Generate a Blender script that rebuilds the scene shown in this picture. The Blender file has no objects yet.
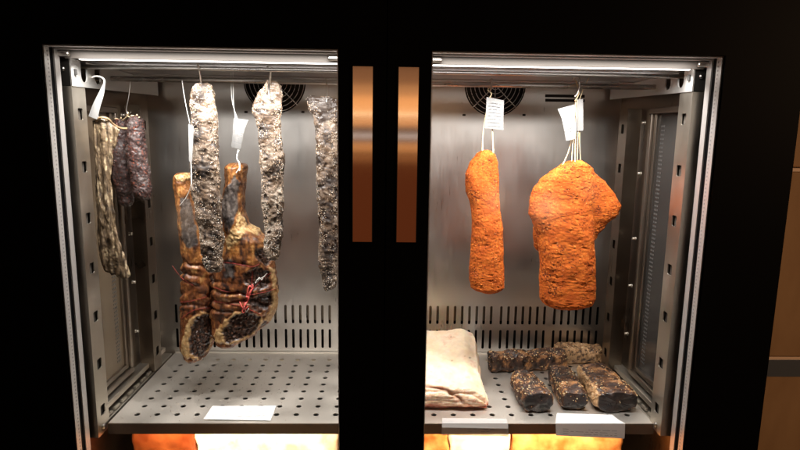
import bpy, bmesh, math, random
from mathutils import Vector, Matrix, noise
random.seed(7)
C = bpy.context.scene.collection
PI = math.pi

# ------------------------------------------------------------------ camera
F = 571.5
ZC = 1.35
def nrm(a):
    return Vector(a).normalized()
Yc = nrm((-13.7, 94.5, -F))
Zc = nrm((49, 3463, F))
Xc = Yc.cross(Zc).normalized()
Zc = Xc.cross(Yc).normalized()
W2C = Matrix((Xc, Yc, Zc)).transposed()      # columns = world axes in camera space
C2W = W2C.transposed()
def P(px, py, Y):
    d = C2W @ Vector((px - 400, 225 - py, -F))
    d *= Y / d.y
    return Vector((d.x, d.y, d.z + ZC))
def proj(co):
    c = W2C @ (Vector(co) - Vector((0, 0, ZC)))
    return (400 + F * c.x / -c.z, 225 - F * c.y / -c.z)
cam_d = bpy.data.cameras.new('camera')
cam = bpy.data.objects.new('camera', cam_d); C.objects.link(cam)
cam.matrix_world = Matrix.Translation((0, 0, ZC)) @ C2W.to_4x4()
cam_d.sensor_width = 36; cam_d.lens = F / 800 * 36
cam_d.clip_start = .02; cam_d.clip_end = 100
bpy.context.scene.camera = cam

# ------------------------------------------------------------------ helpers
def mesh_obj(name, vs, fs, mat, parent=None, smooth=False, mats=None, fm=None):
    me = bpy.data.meshes.new(name)
    me.from_pydata([tuple(v) for v in vs], [], fs)
    if mats:
        for m in mats: me.materials.append(m)
        me.polygons.foreach_set('material_index', fm)
    elif mat: me.materials.append(mat)
    if smooth: me.polygons.foreach_set('use_smooth', [True] * len(me.polygons))
    me.update()
    o = bpy.data.objects.new(name, me); C.objects.link(o)
    if parent: 
        o.parent = parent
        o.matrix_parent_inverse = Matrix.Translation(-Vector(parent_world(parent)))
    return o
def parent_world(p):
    return Vector(p.location) if p.type == 'EMPTY' else Vector((0, 0, 0))
def tag(o, label, cat, group=None, kind=None):
    if label: o['label'] = label
    if cat: o['category'] = cat
    if group: o['group'] = group
    if kind: o['kind'] = kind
    return o
def thing(name, label, cat, loc, group=None):
    o = bpy.data.objects.new(name, None); C.objects.link(o)
    o.location = loc; o.empty_display_size = .02
    return tag(o, label, cat, group)
def attach(o, p):
    o.parent = p
    o.matrix_parent_inverse = Matrix.Translation(-parent_world(p))

class MB:
    def __init__(s): s.v = []; s.f = []
    def add(s, vs, fs):
        n = len(s.v); s.v += [tuple(v) for v in vs]; s.f += [tuple(i + n for i in f) for f in fs]
    def box(s, x0, x1, y0, y1, z0, z1, bev=0):
        bm = bmesh.new()
        bmesh.ops.create_cube(bm, size=1)
        for v in bm.verts:
            v.co = Vector((x0 + (v.co.x + .5) * (x1 - x0), y0 + (v.co.y + .5) * (y1 - y0), z0 + (v.co.z + .5) * (z1 - z0)))
        if bev: bmesh.ops.bevel(bm, geom=bm.edges[:], offset=bev, segments=2, affect='EDGES', profile=.5)
        bm.verts.index_update()
        s.add([v.co.copy() for v in bm.verts], [[v.index for v in f.verts] for f in bm.faces]); bm.free()
    def tube(s, pts, r, n=8, r2=None, smooth=True):
        pts = [Vector(p) for p in pts]
        if smooth and len(pts) > 2: pts = catmull(pts, 6)
        N = len(pts); vs = []; fs = []
        up = None
        for i, p in enumerate(pts):
            t = (pts[min(i + 1, N - 1)] - pts[max(i - 1, 0)]).normalized()
            if up is None:
                up = t.cross(Vector((.3, 1, .2))).normalized()
            up = (up - t * up.dot(t)).normalized()
            b = t.cross(up)
            rr = r if r2 is None else r + (r2 - r) * i / (N - 1)
            for k in range(n):
                a = 2 * PI * k / n
                vs.append(p + (up * math.cos(a) + b * math.sin(a)) * rr)
        for i in range(N - 1):
            for k in range(n):
                fs.append((i * n + k, i * n + (k + 1) % n, (i + 1) * n + (k + 1) % n, (i + 1) * n + k))
        fs.append(tuple(range(n))[::-1]); fs.append(tuple((N - 1) * n + k for k in range(n)))
        s.add(vs, fs)
    def cyl(s, c, ax, r, h, n=24):
        c = Vector(c); ax = Vector(ax).normalized()
        s.tube([c, c + ax * h], r, n, smooth=False)
    def build(s, name, mat, parent=None, smooth=False):
        return mesh_obj(name, s.v, s.f, mat, parent, smooth)
def catmull(p, k):
    out = []
    q = [p[0]] + list(p) + [p[-1]]
    for i in range(1, len(q) - 2):
        for j in range(k):
            t = j / k
            out.append(.5 * ((2 * q[i]) + (q[i + 1] - q[i - 1]) * t + (2 * q[i - 1] - 5 * q[i] + 4 * q[i + 1] - q[i + 2]) * t * t + (3 * q[i] - q[i - 1] - 3 * q[i + 1] + q[i + 2]) * t ** 3))
    out.append(p[-1])
    return out
def auto_smooth(o, ang=40):
    me = o.data
    me.polygons.foreach_set('use_smooth', [True] * len(me.polygons))
    try:
        me.set_sharp_from_angle(angle=math.radians(ang))
    except Exception: pass

def cell(mb, c0, c1, d0, d1, rad, cx, cz, to3, t, n=24, extra=None):
    """rectangular plate cell with a hole; to3(a,b,depth)->world; rad(angle)->radius"""
    angs = list(extra) if extra else [2 * PI * i / n for i in range(n)]
    for a, b in ((c0, d0), (c1, d0), (c1, d1), (c0, d1)):
        angs.append(math.atan2(b - cz, a - cx) % (2 * PI))
    angs = sorted(set(round(a, 6) for a in angs))
    N = len(angs); outer = []; inner = []
    for a in angs:
        ca, sa = math.cos(a), math.sin(a)
        ts = []
        if ca > 1e-9: ts.append((c1 - cx) / ca)
        if ca < -1e-9: ts.append((c0 - cx) / ca)
        if sa > 1e-9: ts.append((d1 - cz) / sa)
        if sa < -1e-9: ts.append((d0 - cz) / sa)
        T = min(ts)
        outer.append((cx + ca * T, cz + sa * T)); r = rad(a)
        inner.append((cx + ca * r, cz + sa * r))
    vs = [to3(a, b, 0) for a, b in outer] + [to3(a, b, 0) for a, b in inner] + [to3(a, b, t) for a, b in inner]
    fs = []
    for i in range(N):
        j = (i + 1) % N
        fs.append((i, j, N + j, N + i)); fs.append((N + i, N + j, 2 * N + j, 2 * N + i))
    mb.add(vs, fs)
def stadium(w, h):   # half width w, half height h
    def r(a):
        ca, sa = abs(math.cos(a)), abs(math.sin(a))
        if ca > 1e-6:
            T = w / ca
            if T * sa <= h - w: return T
        k = h - w     # centre of cap (0,k)
        b = sa * k
        return b + math.sqrt(max(b * b - k * k + w * w, 0))
    return r

# ------------------------------------------------------------------ materials
def newmat(name):
    m = bpy.data.materials.new(name); m.use_nodes = True
    nt = m.node_tree; b = nt.nodes['Principled BSDF']
    return m, nt, b
def N_(nt, t, **k):
    n = nt.nodes.new(t)
    for a, v in k.items(): setattr(n, a, v)
    return n
def simple(name, col, rough=.5, metal=0, spec=.5):
    m, nt, b = newmat(name)
    b.inputs['Base Color'].default_value = (*col, 1); b.inputs['Roughness'].default_value = rough
    b.inputs['Metallic'].default_value = metal; b.inputs['Specular IOR Level'].default_value = spec
    return m
def steel(name, col=(.6, .59, .57), rough=.32, scale=(2, 2, 90), bump=.03, smudge=.12, spots=False):
    m, nt, b = newmat(name)
    L = nt.links
    tc = N_(nt, 'ShaderNodeTexCoord'); mp = N_(nt, 'ShaderNodeMapping'); mp.inputs['Scale'].default_value = scale
    L.new(tc.outputs['Object'], mp.inputs[0])
    n1 = N_(nt, 'ShaderNodeTexNoise'); n1.inputs['Scale'].default_value = 8; n1.inputs['Detail'].default_value = 4
    L.new(mp.outputs[0], n1.inputs[0])
    n2 = N_(nt, 'ShaderNodeTexNoise'); n2.inputs['Scale'].default_value = 9; n2.inputs['Detail'].default_value = 5
    L.new(tc.outputs['Object'], n2.inputs[0])
    mr = N_(nt, 'ShaderNodeMapRange'); mr.inputs[1].default_value = .3; mr.inputs[2].default_value = .7
    mr.inputs[3].default_value = rough - smudge * .6; mr.inputs[4].default_value = rough + smudge
    L.new(n2.outputs[0], mr.inputs[0]); 
    ad = N_(nt, 'ShaderNodeMath', operation='MULTIPLY_ADD'); ad.inputs[1].default_value = .12
    L.new(n1.outputs[0], ad.inputs[0]); L.new(mr.outputs[0], ad.inputs[2])
    L.new(ad.outputs[0], b.inputs['Roughness'])
    mx = N_(nt, 'ShaderNodeMix', data_type='RGBA'); mx.inputs[6].default_value = (*[c * .8 for c in col], 1); mx.inputs[7].default_value = (*col, 1)
    L.new(n2.outputs[0], mx.inputs[0])
    out = mx.outputs[2]
    if spots:
        v = N_(nt, 'ShaderNodeTexNoise'); v.inputs['Scale'].default_value = 260; v.inputs['Detail'].default_value = 2
        L.new(tc.outputs['Object'], v.inputs[0])
        rp = N_(nt, 'ShaderNodeMapRange'); rp.inputs[1].default_value = .7; rp.inputs[2].default_value = .76
        L.new(v.outputs[0], rp.inputs[0])
        m2 = N_(nt, 'ShaderNodeMix', data_type='RGBA'); m2.inputs[7].default_value = (.75, .7, .62, 1)
        L.new(rp.outputs[0], m2.inputs[0]); L.new(out, m2.inputs[6]); out = m2.outputs[2]
        inv = N_(nt, 'ShaderNodeMath', operation='SUBTRACT'); inv.inputs[0].default_value = 1; L.new(rp.outputs[0], inv.inputs[1])
        L.new(inv.outputs[0], b.inputs['Metallic'])
    else: b.inputs['Metallic'].default_value = 1
    L.new(out, b.inputs['Base Color'])
    bp = N_(nt, 'ShaderNodeBump'); bp.inputs['Strength'].default_value = bump; bp.inputs['Distance'].default_value = .002
    L.new(n1.outputs[0], bp.inputs['Height']); L.new(bp.outputs[0], b.inputs['Normal'])
    return m
def meatmat(name, rough=.5, rvar=.2, bscale=400, bstr=.5, bdist=.001, nscale=300, namp=.5, sss=0.0, fine=0):
    m, nt, b = newmat(name); L = nt.links
    at = N_(nt, 'ShaderNodeVertexColor', layer_name='Col')
    tc = N_(nt, 'ShaderNodeTexCoord')
    n1 = N_(nt, 'ShaderNodeTexNoise'); n1.inputs['Scale'].default_value = nscale; n1.inputs['Detail'].default_value = 5; n1.inputs['Roughness'].default_value = .65
    L.new(tc.outputs['Object'], n1.inputs[0])
    mr = N_(nt, 'ShaderNodeMapRange'); mr.inputs[1].default_value = .3; mr.inputs[2].default_value = .7
    mr.inputs[3].default_value = 1 - namp; mr.inputs[4].default_value = 1 + namp
    L.new(n1.outputs[0], mr.inputs[0])
    vm = N_(nt, 'ShaderNodeVectorMath', operation='SCALE'); L.new(at.outputs[0], vm.inputs[0]); L.new(mr.outputs[0], vm.inputs['Scale'])
    L.new(vm.outputs[0], b.inputs['Base Color'])
    n2 = N_(nt, 'ShaderNodeTexNoise'); n2.inputs['Scale'].default_value = 70; n2.inputs['Detail'].default_value = 3
    L.new(tc.outputs['Object'], n2.inputs[0])
    m2 = N_(nt, 'ShaderNodeMapRange'); m2.inputs[1].default_value = .35; m2.inputs[2].default_value = .65
    m2.inputs[3].default_value = rough - rvar; m2.inputs[4].default_value = min(rough + rvar, 1)
    L.new(n2.outputs[0], m2.inputs[0]); L.new(m2.outputs[0], b.inputs['Roughness'])
    n3 = N_(nt, 'ShaderNodeTexNoise'); n3.inputs['Scale'].default_value = bscale; n3.inputs['Detail'].default_value = 6; n3.inputs['Roughness'].default_value = .7
    L.new(tc.outputs['Object'], n3.inputs[0])
    bp = N_(nt, 'ShaderNodeBump'); bp.inputs['Strength'].default_value = bstr; bp.inputs['Distance'].default_value = bdist
    L.new(n3.outputs[0], bp.inputs['Height']); L.new(bp.outputs[0], b.inputs['Normal'])
    if sss:
        b.inputs['Subsurface Weight'].default_value = sss; b.inputs['Subsurface Radius'].default_value = (.012, .006, .003); b.inputs['Subsurface Scale'].default_value = 1
    return m
def emis(name, col, s):
    m, nt, b = newmat(name)
    b.inputs['Base Color'].default_value = (.9, .9, .9, 1)
    b.inputs['Emission Color'].default_value = (*col, 1); b.inputs['Emission Strength'].default_value = s
    return m
def glassmat():
    m, nt, b = newmat('door_glass'); L = nt.links
    nt.nodes.remove(b)
    t = N_(nt, 'ShaderNodeBsdfTransparent'); t.inputs[0].default_value = (.97, .97, .975, 1)
    g = N_(nt, 'ShaderNodeBsdfGlossy'); g.inputs['Roughness'].default_value = .11
    f = N_(nt, 'ShaderNodeFresnel'); f.inputs[0].default_value = 1.45
    mx = N_(nt, 'ShaderNodeMixShader'); L.new(f.outputs[0], mx.inputs[0]); L.new(t.outputs[0], mx.inputs[1]); L.new(g.outputs[0], mx.inputs[2])
    L.new(mx.outputs[0], nt.nodes['Material Output'].inputs[0])
    return m

M = {}
M['black'] = simple('black_lacquer', (.0025, .0025, .003), .5, 0, .04)
M['dark'] = simple('dark_cavity', (.012, .011, .01), .7, 0, .2)
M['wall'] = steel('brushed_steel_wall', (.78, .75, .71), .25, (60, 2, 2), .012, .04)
M['side'] = steel('steel_side_wall', (.25, .205, .16), .24, (2, 40, 2), .02, .05)  # warm brown in the base colour stands in for warm light leaking in
M['rail'] = steel('steel_rail', (.60, .55, .47), .34, (60, 60, 2), .02)  # warm tint of the rails also stands in for that light
M['bars'] = steel('steel_window_bars', (.36, .31, .26), .26, (60, 60, 2), .02, .05)
M['ceil'] = steel('steel_ceiling', (.62, .6, .6), .26, (2, 50, 2), .04)
M['shelf'] = steel('steel_shelf', (.90, .85, .77), .42, (3, 60, 3), .03, .12, spots=True)
M['lip'] = steel('steel_shelf_lip', (.3, .24, .19), .4, (3, 3, 60), .03)
M['brk'] = steel('steel_bracket', (.72, .71, .68), .45, (3, 40, 3), .02)
M['rod'] = steel('steel_rod', (.7, .68, .66), .22, (2, 30, 30), .02, .05)
M['alu'] = simple('spacer_aluminium', (.52, .50, .48), .42, .6)
M['handle'] = simple('brushed_steel_handle', (.85, .66, .5), .075, 1)
M['glass'] = glassmat()
M['led'] = emis('led_strip_light', (1, .95, .88), 7)
M['core'] = simple('rail_interior', (.06, .05, .04), .7)
M['cover'] = simple('frosted_light_cover', (.24, .22, .20), .5)
M['paper'] = simple('label_paper', (.22, .217, .21), .6)
M['card'] = simple('shelf_label_paper', (.82, .81, .79), .6)
M['ink'] = simple('printed_ink', (.12, .12, .14), .7)
M['inkpale'] = simple('pale_printed_ink', (.11, .11, .12), .7)
M['twine'] = simple('cotton_twine', (.72, .56, .34), .8)
M['wtwine'] = simple('white_twine', (.85, .83, .78), .7)
M['red'] = simple('red_twine', (.28, .025, .02), .6)
M['hook'] = simple('steel_hook', (.6, .58, .55), .3, 1)
M['strip'] = meatmat('salted_meat', .5, .25, 700, .6, .001, 500, .4)
M['salami'] = meatmat('dry_sausage', .5, .2, 500, .6, .001, 350, .6)
M['paprika'] = meatmat('paprika_crust', .8, .1, 900, .35, .0008, 700, .25)
M['paprika'].node_tree.nodes['Principled BSDF'].inputs['Specular IOR Level'].default_value = .15
M['ham'] = meatmat('smoked_ham', .38, .16, 320, .45, .001, 160, .28)
M['fat'] = meatmat('pale_fat', .42, .12, 350, .35, .001, 60, .08, .35)
M['bacon'] = meatmat('smoked_bacon', .45, .2, 500, .7, .0012, 300, .5)
M['grain'] = meatmat('seed_grain', .5, .1, 800, .2, .0005, 300, .2)
M['hide'] = meatmat('dried_hide', .42, .15, 400, .6, .001, 220, .5)

# ------------------------------------------------------------------ key dimensions (metres; x right, y away, z up)
YD, YI = .985, 1.04          # door faces
YF = 1.05                    # rail face
YB = 1.458                    # back wall
xl = P(44.3, 100, YD).x; xr = P(721.5, 100, YD).x
il = P(338.2, 100, YD).x; ir = P(431, 100, YD).x
zt_l = P(200, 45.5, YD).z; zt_r = P(580, 54, YD).z
zt = (zt_l + zt_r) / 2
ZS = P(300, 423.5, 1.083).z     # shelf top
XW = .592
ZBOT = .05
print('DIM', xl, xr, il, ir, zt_l, zt_r, ZS, P(108,423,1.083), P(653.6,426.5,1.083), P(175.5,352,YB))
xl = -(xr - xl) / 2 + (xl + xr) / 2
ZCF, ZCB = P(200, 60, 1.06).z, P(275, 83, YB).z     # ceiling front / rear heights
print('CEIL', ZCF, ZCB, zt)

cab = thing('refrigerated_cabinet', 'black two-door glass fronted maturing cabinet with lit steel interior', 'refrigerator', (0, 1.2, 0))
# ---- black shell
XO = P(784, 240, YD).x
mb = MB()
mb.box(-XO, XO, YI + .012, 1.60, 1.62, 1.75, .004)          # top
mb.box(-XO, -XO + .02, YI + .012, 1.60, ZBOT, 1.62)
mb.box(XO - .02, XO, YI + .012, 1.60, ZBOT, 1.62)
mb.box(-XO + .02, XO - .02, 1.58, 1.60, ZBOT, 1.62)
mb.box(-XO + .02, XO - .02, YI + .012, 1.58, ZBOT, ZBOT + .15)
mb.box(-.035, .035, YI + .012, YF + .05, ZBOT + .15, 1.62)    # centre mullion behind the doors
mb.box(-XO + .02, -XW - .012, YI + .012, 1.07, ZBOT + .15, 1.62)
mb.box(XW + .012, XO - .02, YI + .012, 1.07, ZBOT + .15, 1.62)
mb.box(-XO + .02, XO - .02, YI + .012, 1.046, ZCF + .006, 1.62)
mb.build('shell', M['black'], cab)

# ---- back wall with slots and fan openings
mb = MB()
to_back = lambda a, b, d: (a, YB + d, b)
zu0, zu1 = P(310, 323.5, YB).z, P(310, 305, YB).z
zl0, zl1 = P(310, 348, YB).z, P(310, 329, YB).z
pitch = (P(329.9, 314, YB).x - P(285.8, 314, YB).x) / 6
gap_x = P(280.5, 314, YB).x
gw = 7 * pitch + .0075
x0 = gap_x - gw * 2 - .004
hw = .0034
pad = .006
groups = []
g = gap_x
while g - gw > -XW + .01: g -= gw
edges = []
def wall_rect(a0, a1, b0, b1): mb.add([(a0, YB, b0), (a1, YB, b0), (a1, YB, b1), (a0, YB, b1)], [(0, 1, 2, 3)])
rows = [(zl0 - pad, zl1 + (zu0 - zl1) / 2, zl0, zl1), (zl1 + (zu0 - zl1) / 2, zu1 + pad, zu0, zu1)]
gaps = [gap_x + k * gw for k in range(-3, 8)]
right_off = P(488.5 - .0, 314, YB).x - (0)
cells_x = []
for k in gaps:
    for j in range(7):
        c = k + .0075 / 2 + pitch * (j + .5)
        if -XW + .02 < c < XW - .02: cells_x.append(c)
cells_x.sort()
for (b0, b1, s0, s1) in rows:
    prev = -XW - .003
    for c in cells_x:
        a0, a1 = c - pitch / 2, c + pitch / 2
        if a0 - prev > 1e-5: wall_rect(prev, a0, b0, b1)
        kk = (s1 - s0) / 2 - hw
        ex = [math.atan2(sg * (kk + hw * math.sin(th)), hw * math.cos(th)) % (2 * PI) for sg in (1, -1) for th in [PI * i / 8 for i in range(9)]]
        cell(mb, a0, a1, b0, b1, stadium(hw, (s1 - s0) / 2), c, (s0 + s1) / 2, to_back, .0015, 20, ex)
        prev = a1
    wall_rect(prev, XW + .003, b0, b1)
zc_f = ZCB + .003
fx = [P(275, 100, YB).x, P(494.7, 100, YB).x]
FR = (P(525.6, 90, YB).x - P(464.4, 90, YB).x) / 2
wall_rect(-XW - .003, XW + .003, ZBOT + .1, rows[0][0])
wall_rect(-XW - .003, XW + .003, rows[1][1], zc_f - FR - .02)
b0, b1 = zc_f - FR - .02, zc_f + FR + .02
q = [-XW - .003]
for f in fx:
    wall_rect(q[-1], f - FR - .02, b0, b1); 
    cell(mb, f - FR - .02, f + FR + .02, b0, b1, lambda a: FR, f, zc_f, to_back, .002, 64)
    q.append(f + FR + .02)
wall_rect(q[-1], XW + .003, b0, b1)
mb.build('back_panel', M['wall'], cab)
mb = MB()
mb.box(-XW, XW, YB + .035, YB + .04, ZBOT + .1, 1.6)
mb.build('duct_backing', M['dark'], cab)
mb = MB()      # pale drip channel behind the upper slots
mb.box(-.5, .5, YB + .012, YB + .02, zu0 + .006, zu1 - .003)
mb.build('drip_channel', M['side'], cab)
for f in fx:
    g = MB()
    for k in range(1, 8):
        r = FR * k / 7.4
        pts = [(f + r * math.cos(a), YB - .002, zc_f + r * math.sin(a)) for a in [PI + PI * i / 40 * 1 for i in range(41)]]
        g.tube(pts, .00085, 6, smooth=False)
    for a in (PI * 1.25, PI * 1.5, PI * 1.75):
        g.tube([(f, YB - .003, zc_f), (f + FR * 1.03 * math.cos(a), YB - .003, zc_f + FR * 1.03 * math.sin(a))], .0011, 6, smooth=False)
    fan = g.build('fan_grille', M['rod'], cab, True)
    h = MB(); h.cyl((f, YB + .012, zc_f), (0, 1, 0), .022, .012)
    for k in range(5):
        a = 2 * PI * k / 5 + .3
        d = Vector((math.cos(a), 0, math.sin(a))); n = Vector((-d.z, 0, d.x))
        c = Vector((f, YB + .02, zc_f))
        h.add([c + d * .02 - n * .01, c + d * (FR - .006) - n * .02 + Vector((0, .006, 0)), c + d * (FR - .006) + n * .018 - Vector((0, .004, 0)), c + d * .02 + n * .01], [(0, 1, 2, 3)])
    h.build('fan_blade', M['dark'], fan)
# small louvre slots and rivets near the fans
mb = MB()
for i, (px, py, w, h) in enumerate([(565, 96, .05, .0035), (565, 100.5, .05, .0035), (464, 115, .004, .0025), (524, 115, .004, .0025), (246, 112, .004, .0025), (303, 112, .004, .0025)]):
    c = P(px, py, YB); mb = MB(); mb.box(c.x - w, c.x + w, YB - .0012, YB + .002, c.z - h, c.z + h, .0008)
    mb.build('louvre', M['dark'], cab)

# ---- ceiling, inner side walls
mb = MB()
mb.add([(-XW - .003, 1.046, ZCF), (XW + .003, 1.046, ZCF), (XW + .003, YB, ZCB), (-XW - .003, YB, ZCB)], [(0, 1, 2, 3)])
for k, yy in enumerate((1.13, 1.19, 1.30)):   # pressed ribs in the ceiling
    z = ZCF + (ZCB - ZCF) * (yy - 1.046) / (YB - 1.046)
    mb.box(-XW, XW, yy, yy + .012, z - .004, z + .004, .0015)
mb.build('ceiling_panel', M['ceil'], cab)

for s in (-1, 1):
    X = lambda a: s * a
    def bx(m, a0, a1, *r, **k):
        lo, hi = sorted((X(a0), X(a1))); m.box(lo, hi, *r, **k)
    RX = abs(P(72.5, 100, YF).x) if s < 0 else abs(P(692, 100, YF).x)     # inner edge of the front rail
    zr_t = P(70, 86, YF).z if s < 0 else P(700, 92, YF).z
    zr_b = P(100, 438, YF).z if s < 0 else P(658, 436, YF).z
    # side wall
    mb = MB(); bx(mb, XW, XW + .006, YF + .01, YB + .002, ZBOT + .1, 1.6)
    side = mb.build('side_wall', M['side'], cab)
    # window panel: frame bars standing proud, dark glass recessed
    y0, y1 = 1.105, 1.252
    z0, z1 = ZS + .045, P(110 if s < 0 else 640, 112, 1.17).z
    mb = MB(); t = .012; pr = .016
    bx(mb, XW - pr, XW, y0 - t, y1 + t, z1, z1 + t, bev=.002)
    bx(mb, XW - pr, XW, y0 - t, y1 + t, z0 - t, z0, bev=.002)
    bx(mb, XW - pr, XW, y0 - t, y0, z0, z1, bev=.002)
    bx(mb, XW - pr, XW, y1, y1 + t, z0, z1, bev=.002)
    bx(mb, XW - pr * .6, XW, y1 - .012, y1 - .002, z0, z1, bev=.001)
    bx(mb, XW - pr * .6, XW, y0 + .002, y1 - .012, z0 + .002, z0 + .012, bev=.001)
    wf = mb.build('window_frame', M['bars'], side)
    mb = MB(); bx(mb, XW - .004, XW - .001, y0, y1 - .01, z0 + .01, z1)
    pane = simple('dark_side_glass', (.13, .095, .06), .12, 0, .5) if s < 0 else simple('dark_side_glass', (.03, .028, .026), .15, 0, .5)  # left pane's lighter brown puts a warm reflection into the colour
    mb.build('window_pane', pane, side)
    mb = MB()
    for i in range(60):
        for j in range(3):
            zz = z0 + .03 + i * (z1 - z0 - .05) / 60; yy = y1 - .03 - j * .006
            bx(mb, XW - .0048, XW - .003, yy, yy + .003, zz, zz + .0035)
    mb.build('vent_mesh', simple('dull_mesh_metal', (.09, .085, .08), .5, 0), side)
    # lower and upper trims, long ledge that carries the shelf
    mb = MB()
    bx(mb, XW - .024, XW, YF + .045, YB - .03, ZS + .014, ZS + .026, bev=.002)
    bx(mb, RX + .002, XW, YF + .045, YB - .01, ZS - .012, ZS + .001, bev=.002)
    for k in range(9):
        yy = 1.10 + k * .033
        bx(mb, XW - .031, XW - .025, yy, yy + .02, ZS + .003, ZS + .009, bev=.001)
    mb.build('shelf_support', M['rail'], side)
    # rails: front one with a broad face and slotted side, rear one slotted
    def rail(yf, face, depth, xin, zb, zt_, mat):
        m = MB()
        bx(m, xin, xin + face, yf, yf + .003, zb, zt_)                # face
        # side flange with square slots
        nsl = 7
        for i in range(nsl):
            za = zb + (zt_ - zb) * i / nsl; zb2 = zb + (zt_ - zb) * (i + 1) / nsl
            cz = (za + zb2) / 2; cy = yf + depth * .55; hh = .0105; wy = depth * .2
            to = lambda a, b, d: (X(xin + d), a, b)
            def sq(a):
                ca, sa = abs(math.cos(a)), abs(math.sin(a))
                return min(wy / ca if ca > 1e-6 else 9, hh / sa if sa > 1e-6 else 9)
            cell(m, yf + .003, yf + depth, za, zb2, sq, cy, cz, to, .002, 24)
        bx(m, xin, xin + .02, yf + depth, yf + depth + .003, zb, zt_)
        return m.build('rail', mat, cab)
    rf = rail(YF, .0245, .043, RX, zr_b, zr_t, M['rail'])
    m = MB(); bx(m, RX + .006, RX + .018, YF + .006, YF + .04, zr_b + .01, zr_t - .01)
    m.build('rail_core', M['core'], rf)
    rr = rail(1.322, .032, .042, RX - .002, ZS + .004, zr_t - .02, M['side'])
    m = MB(); bx(m, RX + .004, RX + .012, 1.33, 1.355, ZS + .02, zr_t - .03)
    m.build('rail_core', M['core'], rr)
    # screws
    zz = [P(142, 115, 1.26).z, P(142, 168, 1.26).z, P(142, 236, 1.26).z, P(142, 285, 1.26).z, P(142, 335, 1.26).z]
    for z in zz:
        m = MB()
        m.cyl((X(XW - .013), 1.285, z), (X(-1), 0, 0), .003, .008, 10)
        m.cyl((X(XW - .013), 1.285, z), (X(-1), 0, 0), .0042, .002, 12)
        m.build('screw', M['rail'], side, True)
    m = MB()
    m.cyl((X(RX), YF + .02, zr_b + .014), (X(-1), 0, 0), .005, .003, 14)
    m.build('screw', M['hook'], rf, True)
    # bracket plate for the hanging rods
    zb0, zb1 = (P(76, 86, YF).z, P(71, 51.5, YF).z) if s < 0 else (P(692, 91.5, YF).z, P(694, 61, YF).z)
    BX = RX - .0015
    m = MB()
    # build outline with two U notches as quads in the y/z plane
    ys = [YF, 1.078, 1.088, 1.100, 1.110, 1.128, 1.138, 1.150, 1.160, YB - .02]
    notch = {(1.078, 1.088): 0, (1.088, 1.100): 1, (1.100, 1.110): 0, (1.128, 1.138): 0, (1.138, 1.150): 1, (1.150, 1.160): 0}
    topz = lambda y: min(zb1, ZCF + (ZCB - ZCF) * (y - 1.046) / (YB - 1.046) - .0015)
    botz = lambda y: zb0 + (.004 if y > 1.2 else 0)
    outl = []
    outl += [(YF, zb0), (YB - .02, zb0 + .006), (YB - .02, topz(YB - .02))]
    for c in (1.144, 1.094):
        r = .011
        outl.append((c + r, topz(c)))
        for i in range(0, 9):
            a = PI * i / 8
            outl.append((c + r * math.cos(a), zb0 + .020 - r * math.sin(a)))
        outl.append((c - r, topz(c)))
    outl.append((YF, topz(YF)))
    bm = bmesh.new()
    vs = [bm.verts.new((X(BX), a, b)) for a, b in outl]
    f = bm.faces.new(vs)
    ex = bmesh.ops.extrude_face_region(bm, geom=[f])
    for v in [e for e in ex['geom'] if isinstance(e, bmesh.types.BMVert)]: v.co.x += X(.0025)
    bmesh.ops.triangulate(bm, faces=bm.faces[:]); bmesh.ops.recalc_face_normals(bm, faces=bm.faces[:])
    bm.verts.index_update()
    m.add([v.co.copy() for v in bm.verts], [[v.index for v in q_.verts] for q_ in bm.faces]); bm.free()
    bk = m.build('rod_bracket', M['brk'], cab)
    m = MB(); m.tube([(X(BX - .0006), YF + .012, zb0 + .02), (X(BX - .0006), YF + .012, zb0 + .03)], .0035, 10, smooth=False)
    m.build('bracket_slot', M['dark'], bk)
    # dark corner block with bolt between bracket and door
    m = MB(); bx(m, BX + .004, BX + .03, YF + .001, YF + .03, zb0 + .001, ZCF + .004)
    cb = m.build('corner_block', M['dark'], cab)
    m = MB(); m.cyl((X(BX + .014), YF + .001, (zb0 + zb1) / 2), (0, -1, 0), .004, .004, 14)
    m.build('bolt', M['hook'], cb, True)

# ---- hanging rods
zrod = (P(300, 80.5, 1.20).z + P(500, 86, 1.2).z) / 2
mb = MB(); mb.cyl((-XW, 1.20, zrod), (1, 0, 0), .0055, 2 * XW, 20)
mb.build('hanging_rod', M['rod'], cab, True)
zrod2 = P(300, 69, 1.10).z - .002
mb = MB(); mb.cyl((-XW, 1.10, zrod2), (1, 0, 0), .004, 2 * XW, 20)
mb.build('hanging_rod', M['rod'], cab, True)

# ---- shelves with real perforations
xL0, xL1 = P(108, 423, 1.083).x, -.03
xR0, xR1 = .03, P(653.6, 426.5, 1.083).x
h1 = P(316, 414.6, 1.112).x
pxs = P(335.2, 414.6, 1.112).x - h1
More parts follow.
